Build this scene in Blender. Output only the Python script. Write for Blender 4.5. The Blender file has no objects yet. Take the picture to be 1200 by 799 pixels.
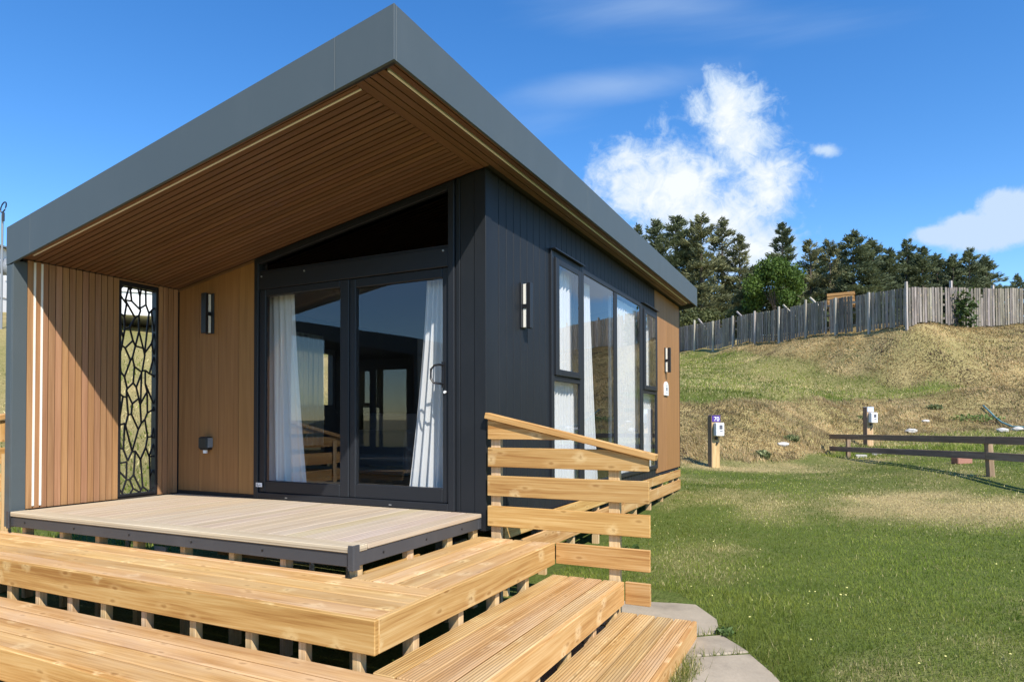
import bpy, bmesh, math, random
import numpy as np
from mathutils import Vector, Matrix
random.seed(7); RNG = np.random.default_rng(11)
SC = bpy.context.scene; COL = SC.collection
# ------------------------------------------------------------------ camera constants (measured)
CAM = np.array([2.358, -4.3393, 0.69]); YAW, PITCH, ROLL, FPX, PPX, PPY = -0.4581, 0.0179, -0.0027, 771.3, 599.6, 479.4
_fw = np.array([math.sin(YAW)*math.cos(PITCH), math.cos(YAW)*math.cos(PITCH), math.sin(PITCH)])
_rt = np.array([math.cos(YAW), -math.sin(YAW), 0.]); _up = np.cross(_rt, _fw)
_r2 = math.cos(ROLL)*_rt + math.sin(ROLL)*_up; _u2 = -math.sin(ROLL)*_rt + math.cos(ROLL)*_up
def at(u, v, d): return CAM + d*(_fw + _r2*(u-PPX)/FPX - _u2*(v-PPY)/FPX)
def pix(P):
    d = np.asarray(P) - CAM; z = d@_fw
    return PPX+FPX*(d@_r2)/z, PPY-FPX*(d@_u2)/z, z
# ------------------------------------------------------------------ terrain
CTRL = [(-6,-8,-.72),(0,-8,-.72),(6,-8,-.74),(3,-3,-.71),(-2,-3,-.71),(0,0,-.69),(2,0,-.70),(-3,0,-.64),(-3,3,-.56),(.5,6.8,-.455),(-3.4,6.8,-.40),(3.6,6.3,-.5),(7,4,-.5),
 (1.6,10.5,-.42),(-.05,10.66,-.334),(3.18,16.93,-.05),(4.68,9.09,-.24),(2.62,14.54,-.30),(4.57,11.27,-.15),(3.4,12.6,-.22),(-.44,11.03,-.26),(.6,11.54,-.30),(1.45,12.52,-.30),(2.15,15.09,-.25),(3.01,17.4,-.03),(4.68,19.12,.17),(6.37,20.28,.34),(7.6,20.6,.42),(-.18,13.15,.42),(1.3,15.44,.46),(3.1,20.4,.72),(4.95,21.8,.92),(6.81,22.94,1.03),(-1.08,14.59,1.04),(.5,17.04,1.27),(1.85,19.93,1.41),(3.22,23.39,1.52),(5.22,24.37,1.64),(7.11,24.75,1.83),(8.51,25.43,1.98),(-4.8,37.3,4.84),(-1.74,32.1,4.0),(-3.4,34.9,4.45),(1.2,29.0,3.2),(3.0,27.1,2.6),(4.7,25.9,2.2),(7.14,25.3,1.9),(4.5,15,-.03),(8,14,-.02),(7.5,18.0,.2),(14,12,0),
 (12,22,.8),(13,26,2.6),(-2.16,26.8,2.75),(5.16,28.0,4.5),(3.11,30.07,4.74),(1.49,31.65,4.9),(-2.45,35.49,5.12),(-6.74,39.8,5.2),(-4.6,37.7,5.15),(10.2,33.3,5.05),(16,37,5.3),(5.5,33,5.0),(-7,44,5.6),(10,39,5.7),(20,60,6.5),(-10,65,7),(0,85,7.5),(40,50,6),(-30,45,6.5),
 (-4,10.8,-.1),(-4.5,14.5,1.1),(-7,21,2.5),(-12,30,4.5),(-5.2,.82,-.45),(-7.1,2.1,-.22),(-11.9,5.3,.94),(-16.6,8.6,3.1),(-20.4,11.1,4.2),(-20.4,6.7,3.55),(-30,11.4,5.4),(-38,10,6.2),(-30,25,6.2),(-9,9,1.2),(-5,-4,-.7),(-11,-1,-.2),
 (-8,-12,-.75),(5,-15,-.8),(0,-28,-1),(20,-10,-.75),(-25,-10,.5),(20,5,-.3),(30,-28,-1),(-35,-28,-.5),(45,20,1.5),(30,28,3.5)]
_C = np.array(CTRL, float)
def _k(d2): return np.sqrt(d2+0.8)
_A = _k(((_C[:,None,:2]-_C[None,:,:2])**2).sum(-1)) + 0.002*np.eye(len(_C))
_n = len(_C); _P = np.c_[np.ones(_n), _C[:,:2]]
_S = np.block([[_A,_P],[_P.T,np.zeros((3,3))]]); _w = np.linalg.solve(_S, np.r_[_C[:,2],0,0,0])
def vnoise(x, y, s=1., seed=0):
    x = np.asarray(x,float)*s+seed*17.3; y = np.asarray(y,float)*s+seed*5.7
    xi = np.floor(x); yi = np.floor(y); fx = x-xi; fy = y-yi; fx = fx*fx*(3-2*fx); fy = fy*fy*(3-2*fy)
    h = lambda a,b: np.modf(np.abs(np.sin(a*127.1+b*311.7+seed*74.7)*43758.5453))[0]
    return (h(xi,yi)*(1-fx)+h(xi+1,yi)*fx)*(1-fy)+(h(xi,yi+1)*(1-fx)+h(xi+1,yi+1)*fx)*fy
def sst(a,b,x): t = np.clip((x-a)/(b-a),0,1); return t*t*(3-2*t)
def bank(x, y):
    "1 on the rough dry banks"
    toe = np.interp(x,[-12,-4,-.44,.6,1.45,2.15,3.01,4.68,6.37,7.6,12,20],[10,10.6,11.03,11.54,12.52,15.09,17.4,19.12,20.28,20.6,21,21])
    top = np.interp(x,[-12,-4,-1.08,.5,1.85,3.22,5.22,7.11,8.51,20],[14,14.3,14.59,17.04,19.93,23.39,24.37,24.9,26,26])
    mb_ = np.interp(x,[-12,-4.6,-1.5,1.0,3.0,4.7,7.14,12,20],[43,37.3,32.6,29.0,27.1,25.9,24.9,24.5,24])
    b = sst(-.35,.35,y-toe+.9*(vnoise(x,y,.8,3)-.5))*(1-sst(-.6,.6,y-top+1.3*(vnoise(x,y,.5,4)-.5)))
    m = sst(-.5,.6,y-mb_+1.2*(vnoise(x,y,.6,8)-.5))
    return np.clip(b+m,0,1)
def hgt(x, y):
    x = np.asarray(x,float); y = np.asarray(y,float)
    xc = np.clip(x,-42,50); yc = np.clip(y,-32,90); sh = xc.shape
    q = np.c_[xc.ravel(),yc.ravel()]; out = np.zeros(len(q))
    for i in range(0,len(q),20000):
        d2 = ((q[i:i+20000,None,:]-_C[None,:,:2])**2).sum(-1)
        out[i:i+20000] = _k(d2)@_w[:_n]
    out += _w[_n]+q@_w[_n+1:]
    out = out.reshape(sh)
    b = bank(xc,yc); nearh = sst(3,9,np.hypot(xc-1,yc))
    out = out + b*((vnoise(xc,yc,1.3,1)-.5)*.05+(vnoise(xc,yc,3.1,2)-.5)*.08) + nearh*(vnoise(xc,yc,.7,6)-.5)*.05
    return out
def h1(x, y): return float(hgt(np.array([x]),np.array([y]))[0])
def dryness(x, y):
    b = bank(x,y)
    n = .55*vnoise(x,y,.55,11)+.3*vnoise(x,y,1.7,12)+.15*vnoise(x,y,5,13)
    d = np.clip((n-.56)*2.0,0,.45)
    def g(cx,cy,rx,ry,a): return a*np.exp(-(((x-cx)/rx)**2+((y-cy)/ry)**2)*1.2)
    p = g(3.9,6.4,1.6,1.5,1.5)+g(1.8,11.6,1.6,1.2,.6)+g(3.7,9.3,1.5,.9,.4)+g(2.9,13.4,2.0,1.3,.55)+g(-.05,10.6,.9,.45,1.2)+g(3.2,17.7,1.2,.7,.9)+g(3.9,1.6,.5,.5,.5)+g(5.4,3.2,1.,.7,.45)+g(1.1,2.2,.5,1,.35)
    d = d + p*np.clip(n*2.2-.35,0,1.1)
    ter = sst(15,18,y)*(1-b)
    d = d+ter*.34*np.clip(2*vnoise(x*.35,y,1.0,14),0,1.3)+ sst(-5,-9,x)*(.35+.5*vnoise(x,y,.6,19))
    return np.clip(np.maximum(d, b*(.60+.5*vnoise(x,y,.9,15))),0,1)
# ------------------------------------------------------------------ nodes / materials
class NT:
    def __init__(s, tree): s.t = tree
    def n(s, typ, ins=None, **kw):
        nd = s.t.nodes.new(typ)
        for k,v in kw.items(): setattr(nd,k,v)
        for k,v in (ins or {}).items():
            if isinstance(v, bpy.types.NodeSocket): s.t.links.new(v, nd.inputs[k])
            elif v is not None: nd.inputs[k].default_value = v
        return nd
    def math(s, op, a, b=None, c=None, clamp=False):
        i = {0:a}
        if b is not None: i[1]=b
        if c is not None: i[2]=c
        return s.n('ShaderNodeMath', i, operation=op, use_clamp=clamp).outputs[0]
    def mix(s, f, a, b, blend='MIX'):
        nd = s.t.nodes.new('ShaderNodeMix'); nd.data_type='RGBA'; nd.blend_type=blend
        for k,v in ((0,f),(6,a),(7,b)):
            if isinstance(v, bpy.types.NodeSocket): s.t.links.new(v, nd.inputs[k])
            else: nd.inputs[k].default_value = v if k==0 else (tuple(v)+(1,) if len(v)==3 else v)
        return nd.outputs[2]
    def ramp(s, f, stops):
        nd = s.n('ShaderNodeValToRGB',{0:f}); e = nd.color_ramp.elements
        while len(e)<len(stops): e.new(.5)
        for x,(p,c) in zip(e,stops):
            x.position=p; x.color=(c,c,c,1) if isinstance(c,(int,float)) else tuple(c)+(1,)
        return nd.outputs[0]
    def noise(s, vec, scale, detail=4, rough=.55, dist=0.):
        return s.n('ShaderNodeTexNoise',{'Vector':vec,'Scale':scale,'Detail':detail,'Roughness':rough,'Distortion':dist}).outputs[0]
    def mapv(s, vec, scale=(1,1,1), loc=(0,0,0)):
        return s.n('ShaderNodeMapping',{0:vec,1:loc,3:scale}).outputs[0]
def newmat(name):
    m = bpy.data.materials.new(name); m.use_nodes=True; m.node_tree.nodes.clear(); return m, NT(m.node_tree)
def out(nt, sh, disp=None):
    o = nt.n('ShaderNodeOutputMaterial'); nt.t.links.new(sh, o.inputs[0])
def pbsdf(nt, col, rough=.5, metal=0., normal=None, spec=.5, **kw):
    i = {'Base Color': tuple(col)+(1,) if isinstance(col,(tuple,list)) else col,'Roughness':rough,'Metallic':metal,'Specular IOR Level':spec}
    if normal is not None: i['Normal']=normal
    i.update(kw)
    return nt.n('ShaderNodeBsdfPrincipled', i).outputs[0]
def bump(nt, h, strength=.3, dist=.01):
    return nt.n('ShaderNodeBump',{'Height':h,'Strength':strength,'Distance':dist}).outputs[0]
def mat_wood(name, dark, mid, light, tint=.18, grain=1., knots=.6, rough=.62, grooves=0, bumps=.25, weather=None):
    m, nt = newmat(name)
    uv = nt.n('ShaderNodeUVMap').outputs[0]
    rnd = nt.n('ShaderNodeVertexColor', layer_name='rnd').outputs[0]
    sep = nt.n('ShaderNodeSeparateColor',{0:rnd})
    warp = nt.noise(nt.mapv(uv,(1.3,5,1)),1.,2)
    uvw = nt.n('ShaderNodeVectorMath',{0:uv,1:nt.n('ShaderNodeCombineXYZ',{1:nt.math('MULTIPLY',nt.math('SUBTRACT',warp,.5),.035)}).outputs[0]},operation='ADD').outputs[0]
    fine = nt.noise(nt.mapv(uvw,(2.2,95*grain,1)),1.,5,.6)
    broad = nt.noise(nt.mapv(uvw,(.9,15*grain,1)),1.,3,.5,.6)
    g = nt.math('ADD',nt.math('MULTIPLY',fine,.5),nt.math('MULTIPLY',broad,.5))
    col = nt.ramp(g,[(.37,dark),(.5,mid),(.63,light)])
    if knots>0:
        v = nt.n('ShaderNodeTexVoronoi',{'Vector':nt.mapv(uv,(2.7,6.8,1)),'Scale':1.,'Randomness':1.},voronoi_dimensions='2D')
        kd = nt.math('ADD',v.outputs['Distance'],nt.math('MULTIPLY',nt.math('SUBTRACT',nt.noise(uv,30,2),.5),.07))
        kn = nt.ramp(kd,[(.03,1.),(.075,0.)])
        halo = nt.ramp(kd,[(.04,0.),(.09,1.),(.2,0.)])
        # pale resin whorls that cross the board at the knots
        v2 = nt.n('ShaderNodeTexVoronoi',{'Vector':nt.mapv(nt.n('ShaderNodeVectorMath',{0:uv,1:nt.n('ShaderNodeCombineXYZ',{0:nt.math('MULTIPLY',nt.math('SUBTRACT',nt.noise(nt.mapv(uv,(.6,1,1)),16,3),.5),.14)}).outputs[0]},operation='ADD').outputs[0],(3.0,3.2,1)),'Scale':1.},voronoi_dimensions='2D')
        wd = nt.math('ADD',v2.outputs['Distance'],nt.math('MULTIPLY',nt.math('SUBTRACT',nt.noise(nt.mapv(uv,(1,2.2,1)),28,3,.6),.5),.16))
        on_ = nt.math('GREATER_THAN',nt.n('ShaderNodeSeparateColor',{0:v2.outputs['Color']}).outputs[0],.35)
        wh = nt.math('MULTIPLY',nt.ramp(wd,[(.06,1.),(.17,0.)]),on_)
        core = nt.math('MULTIPLY',nt.ramp(wd,[(.015,1.),(.05,0.)]),on_)
        col = nt.mix(nt.math('MULTIPLY',halo,.5*knots),col,light)
        col = nt.mix(nt.math('MULTIPLY',wh,.62*knots),col,(.76,.56,.29))
        col = nt.mix(nt.math('MULTIPLY',core,.7*knots),col,tuple(c*.8 for c in dark))
        col = nt.mix(nt.math('MULTIPLY',kn,.6*knots),col,tuple(c*.6 for c in dark))
    if weather:
        wn = nt.noise(nt.mapv(uv,(1.4,5,1)),1.,4,.6)
        col = nt.mix(nt.math('MULTIPLY',nt.ramp(wn,[(.42,0.),(.66,1.)]),weather[1]),col,weather[0])
    br = nt.math('ADD',1-tint/2,nt.math('MULTIPLY',sep.outputs[0],tint))
    col = nt.mix(1.,col,nt.n('ShaderNodeCombineColor',{0:br,1:nt.math('MULTIPLY',br,nt.math('ADD',.965,nt.math('MULTIPLY',sep.outputs[1],.07))),2:nt.math('MULTIPLY',br,nt.math('ADD',.9,nt.math('MULTIPLY',sep.outputs[2],.2)))}).outputs[0],'MULTIPLY')
    h = g
    if grooves:
        sv = nt.n('ShaderNodeSeparateXYZ',{0:uv}).outputs[1]
        w = nt.math('SINE',nt.math('MULTIPLY',sv,2*math.pi*grooves))
        pro = nt.ramp(nt.math('ADD',nt.math('MULTIPLY',w,.5),.5),[(.1,0.),(.4,1.)])
        h = nt.math('ADD',nt.math('MULTIPLY',g,.25),pro)
        col = nt.mix(nt.math('MULTIPLY',nt.math('SUBTRACT',1.,pro),.42),col,tuple(c*.42 for c in dark))
    nrm = bump(nt,h,bumps,.004)
    out(nt,pbsdf(nt,col,rough,normal=nrm,spec=.35))
    return m
def mat_paint(name, col, rough=.45, var=.12, metal=0., bumps=.04, scale=3., spec=.5, dust=None):
    m, nt = newmat(name)
    co = nt.n('ShaderNodeTexCoord').outputs['Object']
    n1 = nt.noise(co,scale,5); n2 = nt.noise(co,scale*14,3)
    f = nt.math('ADD',nt.math('MULTIPLY',n1,.7),nt.math('MULTIPLY',n2,.3))
    c = nt.mix(f,tuple(x*(1-var) for x in col),tuple(min(1,x*(1+var)) for x in col))
    if dust: c = nt.mix(nt.math('MULTIPLY',nt.ramp(nt.noise(nt.mapv(co,(1.5,1.5,.5)),2.,6,.65),[(.48,0.),(.75,1.)]),dust[1]),c,dust[0])
    r = nt.math('ADD',rough-.06,nt.math('MULTIPLY',f,.12))
    out(nt,pbsdf(nt,c,r,metal,bump(nt,n2,bumps,.003),spec))
    return m
def mat_glass(name, tint=(.985,.99,.99), base=.025, k=1.25):
    m, nt = newmat(name)
    fr = nt.n('ShaderNodeFresnel',{'IOR':1.5}).outputs[0]
    bf = nt.math('SUBTRACT',1.,nt.n('ShaderNodeNewGeometry').outputs['Backfacing'])
    f = nt.math('MULTIPLY',nt.math('ADD',nt.math('MULTIPLY',fr,k),base,clamp=True),bf)
    co = nt.n('ShaderNodeTexCoord').outputs['Object']
    nb = bump(nt,nt.noise(co,1.6,1),.025,.02)
    t = nt.n('ShaderNodeBsdfTransparent',{0:tuple(tint)+(1,)}).outputs[0]
    g = nt.n('ShaderNodeBsdfGlossy',{'Color':(.93,.96,1,1),'Roughness':0.,'Normal':nb}).outputs[0]
    out(nt,nt.n('ShaderNodeMixShader',{0:f,1:t,2:g}).outputs[0]); return m
def mat_sheer(name, col=(.88,.88,.88), see=.10):
    m, nt = newmat(name)
    co = nt.n('ShaderNodeTexCoord').outputs['Object']
    n = nt.noise(nt.mapv(co,(60,60,2)),1.,3)
    c = nt.mix(n,tuple(x*.93 for x in col),col)
    d = nt.n('ShaderNodeBsdfDiffuse',{0:c}).outputs[0]; tl = nt.n('ShaderNodeBsdfTranslucent',{0:c}).outputs[0]
    a = nt.n('ShaderNodeMixShader',{0:.25,1:d,2:tl}).outputs[0]
    out(nt,nt.n('ShaderNodeMixShader',{0:see,1:a,2:nt.n('ShaderNodeBsdfTransparent').outputs[0]}).outputs[0]); return m
def mat_leaf(name, attr='col', trans=.35, rough=.6, gain=1.):
    m, nt = newmat(name)
    c = nt.n('ShaderNodeVertexColor',layer_name=attr).outputs[0]
    if gain!=1.: c = nt.mix(1.,c,(gain,gain,gain),'MULTIPLY')
    p = pbsdf(nt,c,rough,spec=.25)
    t = nt.n('ShaderNodeBsdfTranslucent',{0:c}).outputs[0]
    out(nt,nt.n('ShaderNodeMixShader',{0:trans,1:p,2:t}).outputs[0]); return m
M = {}
PINE = ((.33,.152,.040),(.49,.275,.092),(.60,.385,.165))
M['pine'] = mat_wood('treated pine board',*PINE,tint=.22,knots=.75,bumps=.2)
M['tread'] = mat_wood('pine decking',(.37,.19,.06),(.51,.305,.122),(.62,.405,.185),tint=.24,knots=.85,grooves=0,bumps=.3,weather=((.46,.325,.20),.45))
M['tread_ribbed'] = mat_wood('ribbed pine decking',(.37,.195,.062),(.52,.31,.125),(.62,.41,.19),tint=.24,knots=.6,grooves=58,bumps=.6,weather=((.49,.35,.215),.45))
M['post'] = mat_wood('pine post',(.42,.26,.12),(.56,.37,.18),(.68,.48,.27),knots=.3)
M['deck'] = mat_wood('composite deck',(.42,.32,.215),(.50,.395,.28),(.57,.465,.34),tint=.10,knots=0,grooves=32,bumps=.4,weather=((.46,.385,.30),.4))
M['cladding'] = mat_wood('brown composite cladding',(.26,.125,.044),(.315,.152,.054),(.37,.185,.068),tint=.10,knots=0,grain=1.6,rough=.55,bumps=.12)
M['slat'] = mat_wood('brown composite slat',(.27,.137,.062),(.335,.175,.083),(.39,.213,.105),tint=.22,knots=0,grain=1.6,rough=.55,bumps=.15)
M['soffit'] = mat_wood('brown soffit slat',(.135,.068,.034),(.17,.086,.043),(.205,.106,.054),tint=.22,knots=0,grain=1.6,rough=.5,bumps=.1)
M['floor'] = mat_wood('interior floor',(.16,.10,.06),(.22,.14,.08),(.28,.18,.11),knots=.2)
M['dark_clad'] = mat_paint('anthracite cladding board',(.0145,.0165,.0195),.5,.16,bumps=.12,scale=2.,dust=((.034,.037,.041),.25),spec=.28)
M['frame'] = mat_paint('anthracite window frame',(.017,.019,.023),.45,.08,spec=.3)
M['fascia'] = mat_paint('anthracite fascia metal',(.074,.092,.099),.55,.06,bumps=.02,spec=.4,dust=((.105,.122,.132),.25))
M['roof'] = mat_paint('roof membrane',(.06,.062,.065),.7)
M['black'] = mat_paint('black metal',(.012,.012,.014),.4)
M['blackgap'] = mat_paint('dark backing board',(.025,.017,.012),.8)
M['darkgap'] = mat_paint('black backing board',(.012,.013,.015),.8)
M['led'] = mat_paint('cream led diffuser',(.82,.78,.68),.4,.03)
M['white'] = mat_paint('white plastic',(.78,.78,.78),.4,.05)
M['offwhite'] = mat_paint('white render',(.72,.71,.69),.7,.08)
M['grey'] = mat_paint('grey metal',(.22,.23,.24),.4,.1)
M['galv'] = mat_paint('galvanised bracket',(.48,.50,.51),.4,.1,metal=.7)
M['steel'] = mat_paint('dark steel deck frame',(.05,.052,.058),.5,.12,dust=((.10,.10,.10),.35))
M['intwall'] = mat_paint('interior wall',(.20,.20,.20),.8)
M['intdark'] = mat_paint('interior dark wall',(.05,.05,.055),.8)
M['sofa'] = mat_paint('grey fabric',(.12,.12,.13),.9)
M['glass'] = mat_glass('window glass')
M['glass_dark'] = mat_glass('darkened transom glass',(.04,.045,.05),.0,.4)  # dark soffit reflection put into the glass colour, real mirroring weakened
M['sheer'] = mat_sheer('white sheer curtain'); M['sheer_grey'] = mat_sheer('grey curtain',(.30,.36,.37),.1)
M['grass'] = mat_leaf('grass blades',trans=.45); M['leaf'] = mat_leaf('foliage',trans=.25)
M['bark'] = mat_paint('bark',(.10,.075,.055),.9,.35,bumps=.5,scale=2)
M['grey_wood'] = mat_wood('weathered grey timber',(.105,.088,.068),(.19,.165,.135),(.31,.275,.23),tint=.8,knots=.3,grain=.6,bumps=.3,rough=.8)
M['grey_post'] = mat_wood('sunlit grey post',(.22,.19,.15),(.36,.32,.27),(.48,.44,.38),tint=.5,knots=.2,grain=.6,rough=.8)  # lighter copy of the grey timber: sunlight on posts and braces put into the colour
M['brown_rail'] = mat_wood('weathered brown rail',(.18,.12,.078),(.265,.18,.12),(.36,.26,.18),tint=.25,knots=.2,rough=.8)
M['stone'] = mat_paint('concrete slab',(.34,.28,.20),.85,.45,bumps=.6,scale=5.,dust=((.17,.14,.10),.75))
M['rock'] = mat_paint('pale rock',(.50,.47,.42),.85,.3,bumps=.5,scale=6.)
M['brick'] = mat_paint('red brick',(.36,.17,.12),.85,.25)
M['orange_wood'] = mat_wood('fresh sawn timber',(.26,.13,.045),(.36,.19,.065),(.45,.25,.09),knots=.2)
M['purple'] = mat_paint('purple sign',(.085,.035,.26),.4,.05)
M['paleblue'] = mat_paint('pale blue sign',(.55,.62,.72),.4,.05)
M['hose'] = mat_paint('blue green hose',(.12,.25,.25),.6,.1)
M['text_white'] = mat_paint('white lettering',(.85,.85,.85),.5,.02); M['ink'] = mat_paint('grey ink',(.10,.10,.12),.6,.02)
M['petal'] = mat_paint('pale petals',(.70,.64,.22),.7,.1)
# terrain material
def mat_ground():
    m, nt = newmat('grassy ground')
    d = nt.n('ShaderNodeVertexColor',layer_name='dry').outputs[0]; dr = nt.n('ShaderNodeSeparateColor',{0:d}).outputs[0]
    pos = nt.n('ShaderNodeNewGeometry').outputs['Position']
    n1 = nt.noise(pos,1.1,6,.6); n2 = nt.noise(pos,9,5,.65); n3 = nt.noise(nt.mapv(pos,(1,1,.3)),42,3,.6)
    f = nt.math('ADD',dr,nt.math('MULTIPLY',nt.math('SUBTRACT',n2,.5),.5),clamp=True)
    green = nt.mix(n1,(.08,.115,.02),(.15,.185,.042)); green = nt.mix(nt.math('MULTIPLY',n3,.6),green,(.05,.065,.016))
    dry = nt.mix(n2,(.32,.235,.095),(.62,.50,.24)); dry = nt.mix(nt.ramp(n3,[(.4,0.),(.62,.6)]),dry,(.13,.09,.045))
    c = nt.mix(f,green,dry)
    out(nt,pbsdf(nt,c,.95,normal=bump(nt,nt.math('ADD',n3,nt.math('MULTIPLY',n2,1.5)),.7,.05),spec=.1)); return m
M['ground'] = mat_ground()
# ------------------------------------------------------------------ mesh builder
class MB:
    def __init__(s): s.v=[]; s.f=[]; s.uv=[]; s.c=[]
    def _face(s, idx, uvs, col): s.f.append(idx); s.uv.extend(uvs); s.c.extend([col]*len(idx))
    def hexa(s, P, ax=None):
        "P: 8 points, order (x0y0z0,x1y0z0,x1y1z0,x0y1z0, same at z1)"
        P = [Vector(p) for p in P]; L = [(P[1]-P[0]).length,(P[3]-P[0]).length,(P[4]-P[0]).length]
        if ax is None: ax = L.index(max(L))
        b = len(s.v); s.v += [tuple(p) for p in P]
        col = (random.random(),random.random(),random.random(),1); ou,ov = random.uniform(0,40),random.uniform(0,40)
        par = [(0,0,0),(1,0,0),(1,1,0),(0,1,0),(0,0,1),(1,0,1),(1,1,1),(0,1,1)]
        for q,nax in (((0,3,2,1),2),((4,5,6,7),2),((0,1,5,4),1),((2,3,7,6),1),((1,2,6,5),0),((3,0,4,7),0)):
            oth = [a for a in (0,1,2) if a!=nax]
            if ax in oth: ua = ax; va = [a for a in oth if a!=ax][0]
            else: ua,va = oth
            s._face([b+i for i in q],[(ou+par[i][ua]*L[ua],ov+nax*.31+par[i][va]*L[va]) for i in q],col)
    def box(s,x0,x1,y0,y1,z0,z1,ax=None):
        s.hexa([(x0,y0,z0),(x1,y0,z0),(x1,y1,z0),(x0,y1,z0),(x0,y0,z1),(x1,y0,z1),(x1,y1,z1),(x0,y1,z1)],ax)
    def bar(s,a,b,w,t,upv=(0,0,1)):
        "box from a to b; w along side, t along up"
        a,b = Vector(a),Vector(b); d=(b-a).normalized(); u=Vector(upv); sd=d.cross(u)
        if sd.length<1e-4: sd=d.cross(Vector((0,1,0)))
        sd.normalize(); u=sd.cross(d)
        s.hexa([a-sd*w/2-u*t/2,b-sd*w/2-u*t/2,b+sd*w/2-u*t/2,a+sd*w/2-u*t/2,a-sd*w/2+u*t/2,b-sd*w/2+u*t/2,b+sd*w/2+u*t/2,a+sd*w/2+u*t/2],0)
    def prism(s, poly, vec):
        "extrude planar polygon by vec"
        poly=[Vector(p) for p in poly]; vec=Vector(vec); n=len(poly); b=len(s.v)
        s.v += [tuple(p) for p in poly]+[tuple(p+vec) for p in poly]
        col=(random.random(),random.random(),random.random(),1); ou,ov=random.uniform(0,40),random.uniform(0,40)
        e=(poly[1]-poly[0]).normalized(); nn=(poly[1]-poly[0]).cross(poly[2]-poly[1]).normalized(); g=nn.cross(e)
        uv=[(ou+(p-poly[0]).dot(e),ov+(p-poly[0]).dot(g)) for p in poly]
        s._face(list(range(b,b+n))[::-1],uv[::-1],col); s._face(list(range(b+n,b+2*n)),uv,col)
        for i in range(n):
            j=(i+1)%n; l=(poly[j]-poly[i]).length
            s._face([b+i,b+j,b+n+j,b+n+i],[(ou,ov),(ou+l,ov),(ou+l,ov+vec.length),(ou,ov+vec.length)],col)
    def tube(s, pts, r, n=8, closed=False, cap=True):
        pts=[Vector(p) for p in pts]; k=len(pts); b=len(s.v); rr = r if isinstance(r,(list,tuple)) else [r]*k
        col=(random.random(),random.random(),random.random(),1)
        for i,p in enumerate(pts):
            d=(pts[(i+1)%k]-pts[i-1]) if closed else (pts[min(i+1,k-1)]-pts[max(i-1,0)])
            d.normalize(); a=d.cross(Vector((.31,.17,.93))); a.normalize(); c=d.cross(a)
            for j in range(n):
                t=2*math.pi*j/n; s.v.append(tuple(p+(a*math.cos(t)+c*math.sin(t))*rr[i]))
        L=0
        for i in range(k if closed else k-1):
            i2=(i+1)%k; l=(pts[i2]-pts[i]).length
            for j in range(n):
                j2=(j+1)%n; w=2*math.pi*rr[i]/n
                s._face([b+i*n+j,b+i*n+j2,b+i2*n+j2,b+i2*n+j],[(L,j*w),(L,j*w+w),(L+l,j*w+w),(L+l,j*w)],col)
            L+=l
        if cap and not closed:
            s._face([b+j for j in range(n)][::-1],[(0,0)]*n,col); s._face([b+(k-1)*n+j for j in range(n)],[(0,0)]*n,col)
    def cyl(s, a, b, r, n=14): s.tube([a,b],r,n)
    def build(s, name, mat, parent=None, bevel=0., smooth=False, seg=1):
        me=bpy.data.meshes.new(name)
        off=Vector((0,0,0)); p=parent
        while p is not None: off+=p.location; p=p.parent
        me.from_pydata([tuple(Vector(v)-off) for v in s.v],[],s.f)
        ul=me.uv_layers.new(name='UVMap'); ul.data.foreach_set('uv',np.array(s.uv,'f').ravel())
        ca=me.color_attributes.new('rnd','FLOAT_COLOR','CORNER'); ca.data.foreach_set('color',np.array(s.c,'f').ravel())
        bm=bmesh.new(); bm.from_mesh(me); bmesh.ops.recalc_face_normals(bm,faces=bm.faces); bm.to_mesh(me); bm.free()
        me.materials.append(M[mat] if isinstance(mat,str) else mat)
        if smooth: me.polygons.foreach_set('use_smooth',[True]*len(me.polygons))
        o=bpy.data.objects.new(name,me); COL.objects.link(o); o.parent=parent
        if bevel:
            bv=o.modifiers.new('bevel','BEVEL'); bv.width=bevel; bv.segments=seg; bv.limit_method='ANGLE'; bv.angle_limit=math.radians(50)
        return o
def tag(o,label=None,cat=None,group=None,kind=None):
    if label: o['label']=label
    if cat: o['category']=cat
    if group: o['group']=group
    if kind: o['kind']=kind
    return o
def empty(name,loc,label,cat,group=None):
    o=bpy.data.objects.new(name,None); COL.objects.link(o); o.location=loc; o.empty_display_size=.2
    return tag(o,label,cat,group)
def copy_tree(o,parent=None):
    c=o.copy(); COL.objects.link(c); c.parent=parent
    for ch in list(o.children): copy_tree(ch,c)
    return c
def rawmesh(name, V, F3, col, mat, parent=None, attr='col', smooth=False):
    "triangle soup via numpy: V (n,3), F3 (m,3), col (n,3)"
    me=bpy.data.meshes.new(name); n=len(V); m=len(F3)
    off=np.zeros(3); p=parent
    while p is not None: off=off+np.array(p.location); p=p.parent
    me.vertices.add(n); me.vertices.foreach_set('co',(V-off).astype('f').ravel())
    me.loops.add(m*3); me.loops.foreach_set('vertex_index',F3.astype('i').ravel())
    me.polygons.add(m); me.polygons.foreach_set('loop_start',np.arange(0,m*3,3,dtype='i'))
    me.update(calc_edges=True); me.validate()
    if col is not None:
        ca=me.color_attributes.new(attr,'FLOAT_COLOR','POINT'); ca.data.foreach_set('color',np.c_[col,np.ones(n)].astype('f').ravel())
    if smooth: me.polygons.foreach_set('use_smooth',[True]*m)
    me.materials.append(M[mat]); o=bpy.data.objects.new(name,me); COL.objects.link(o); o.parent=parent; return o
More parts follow.
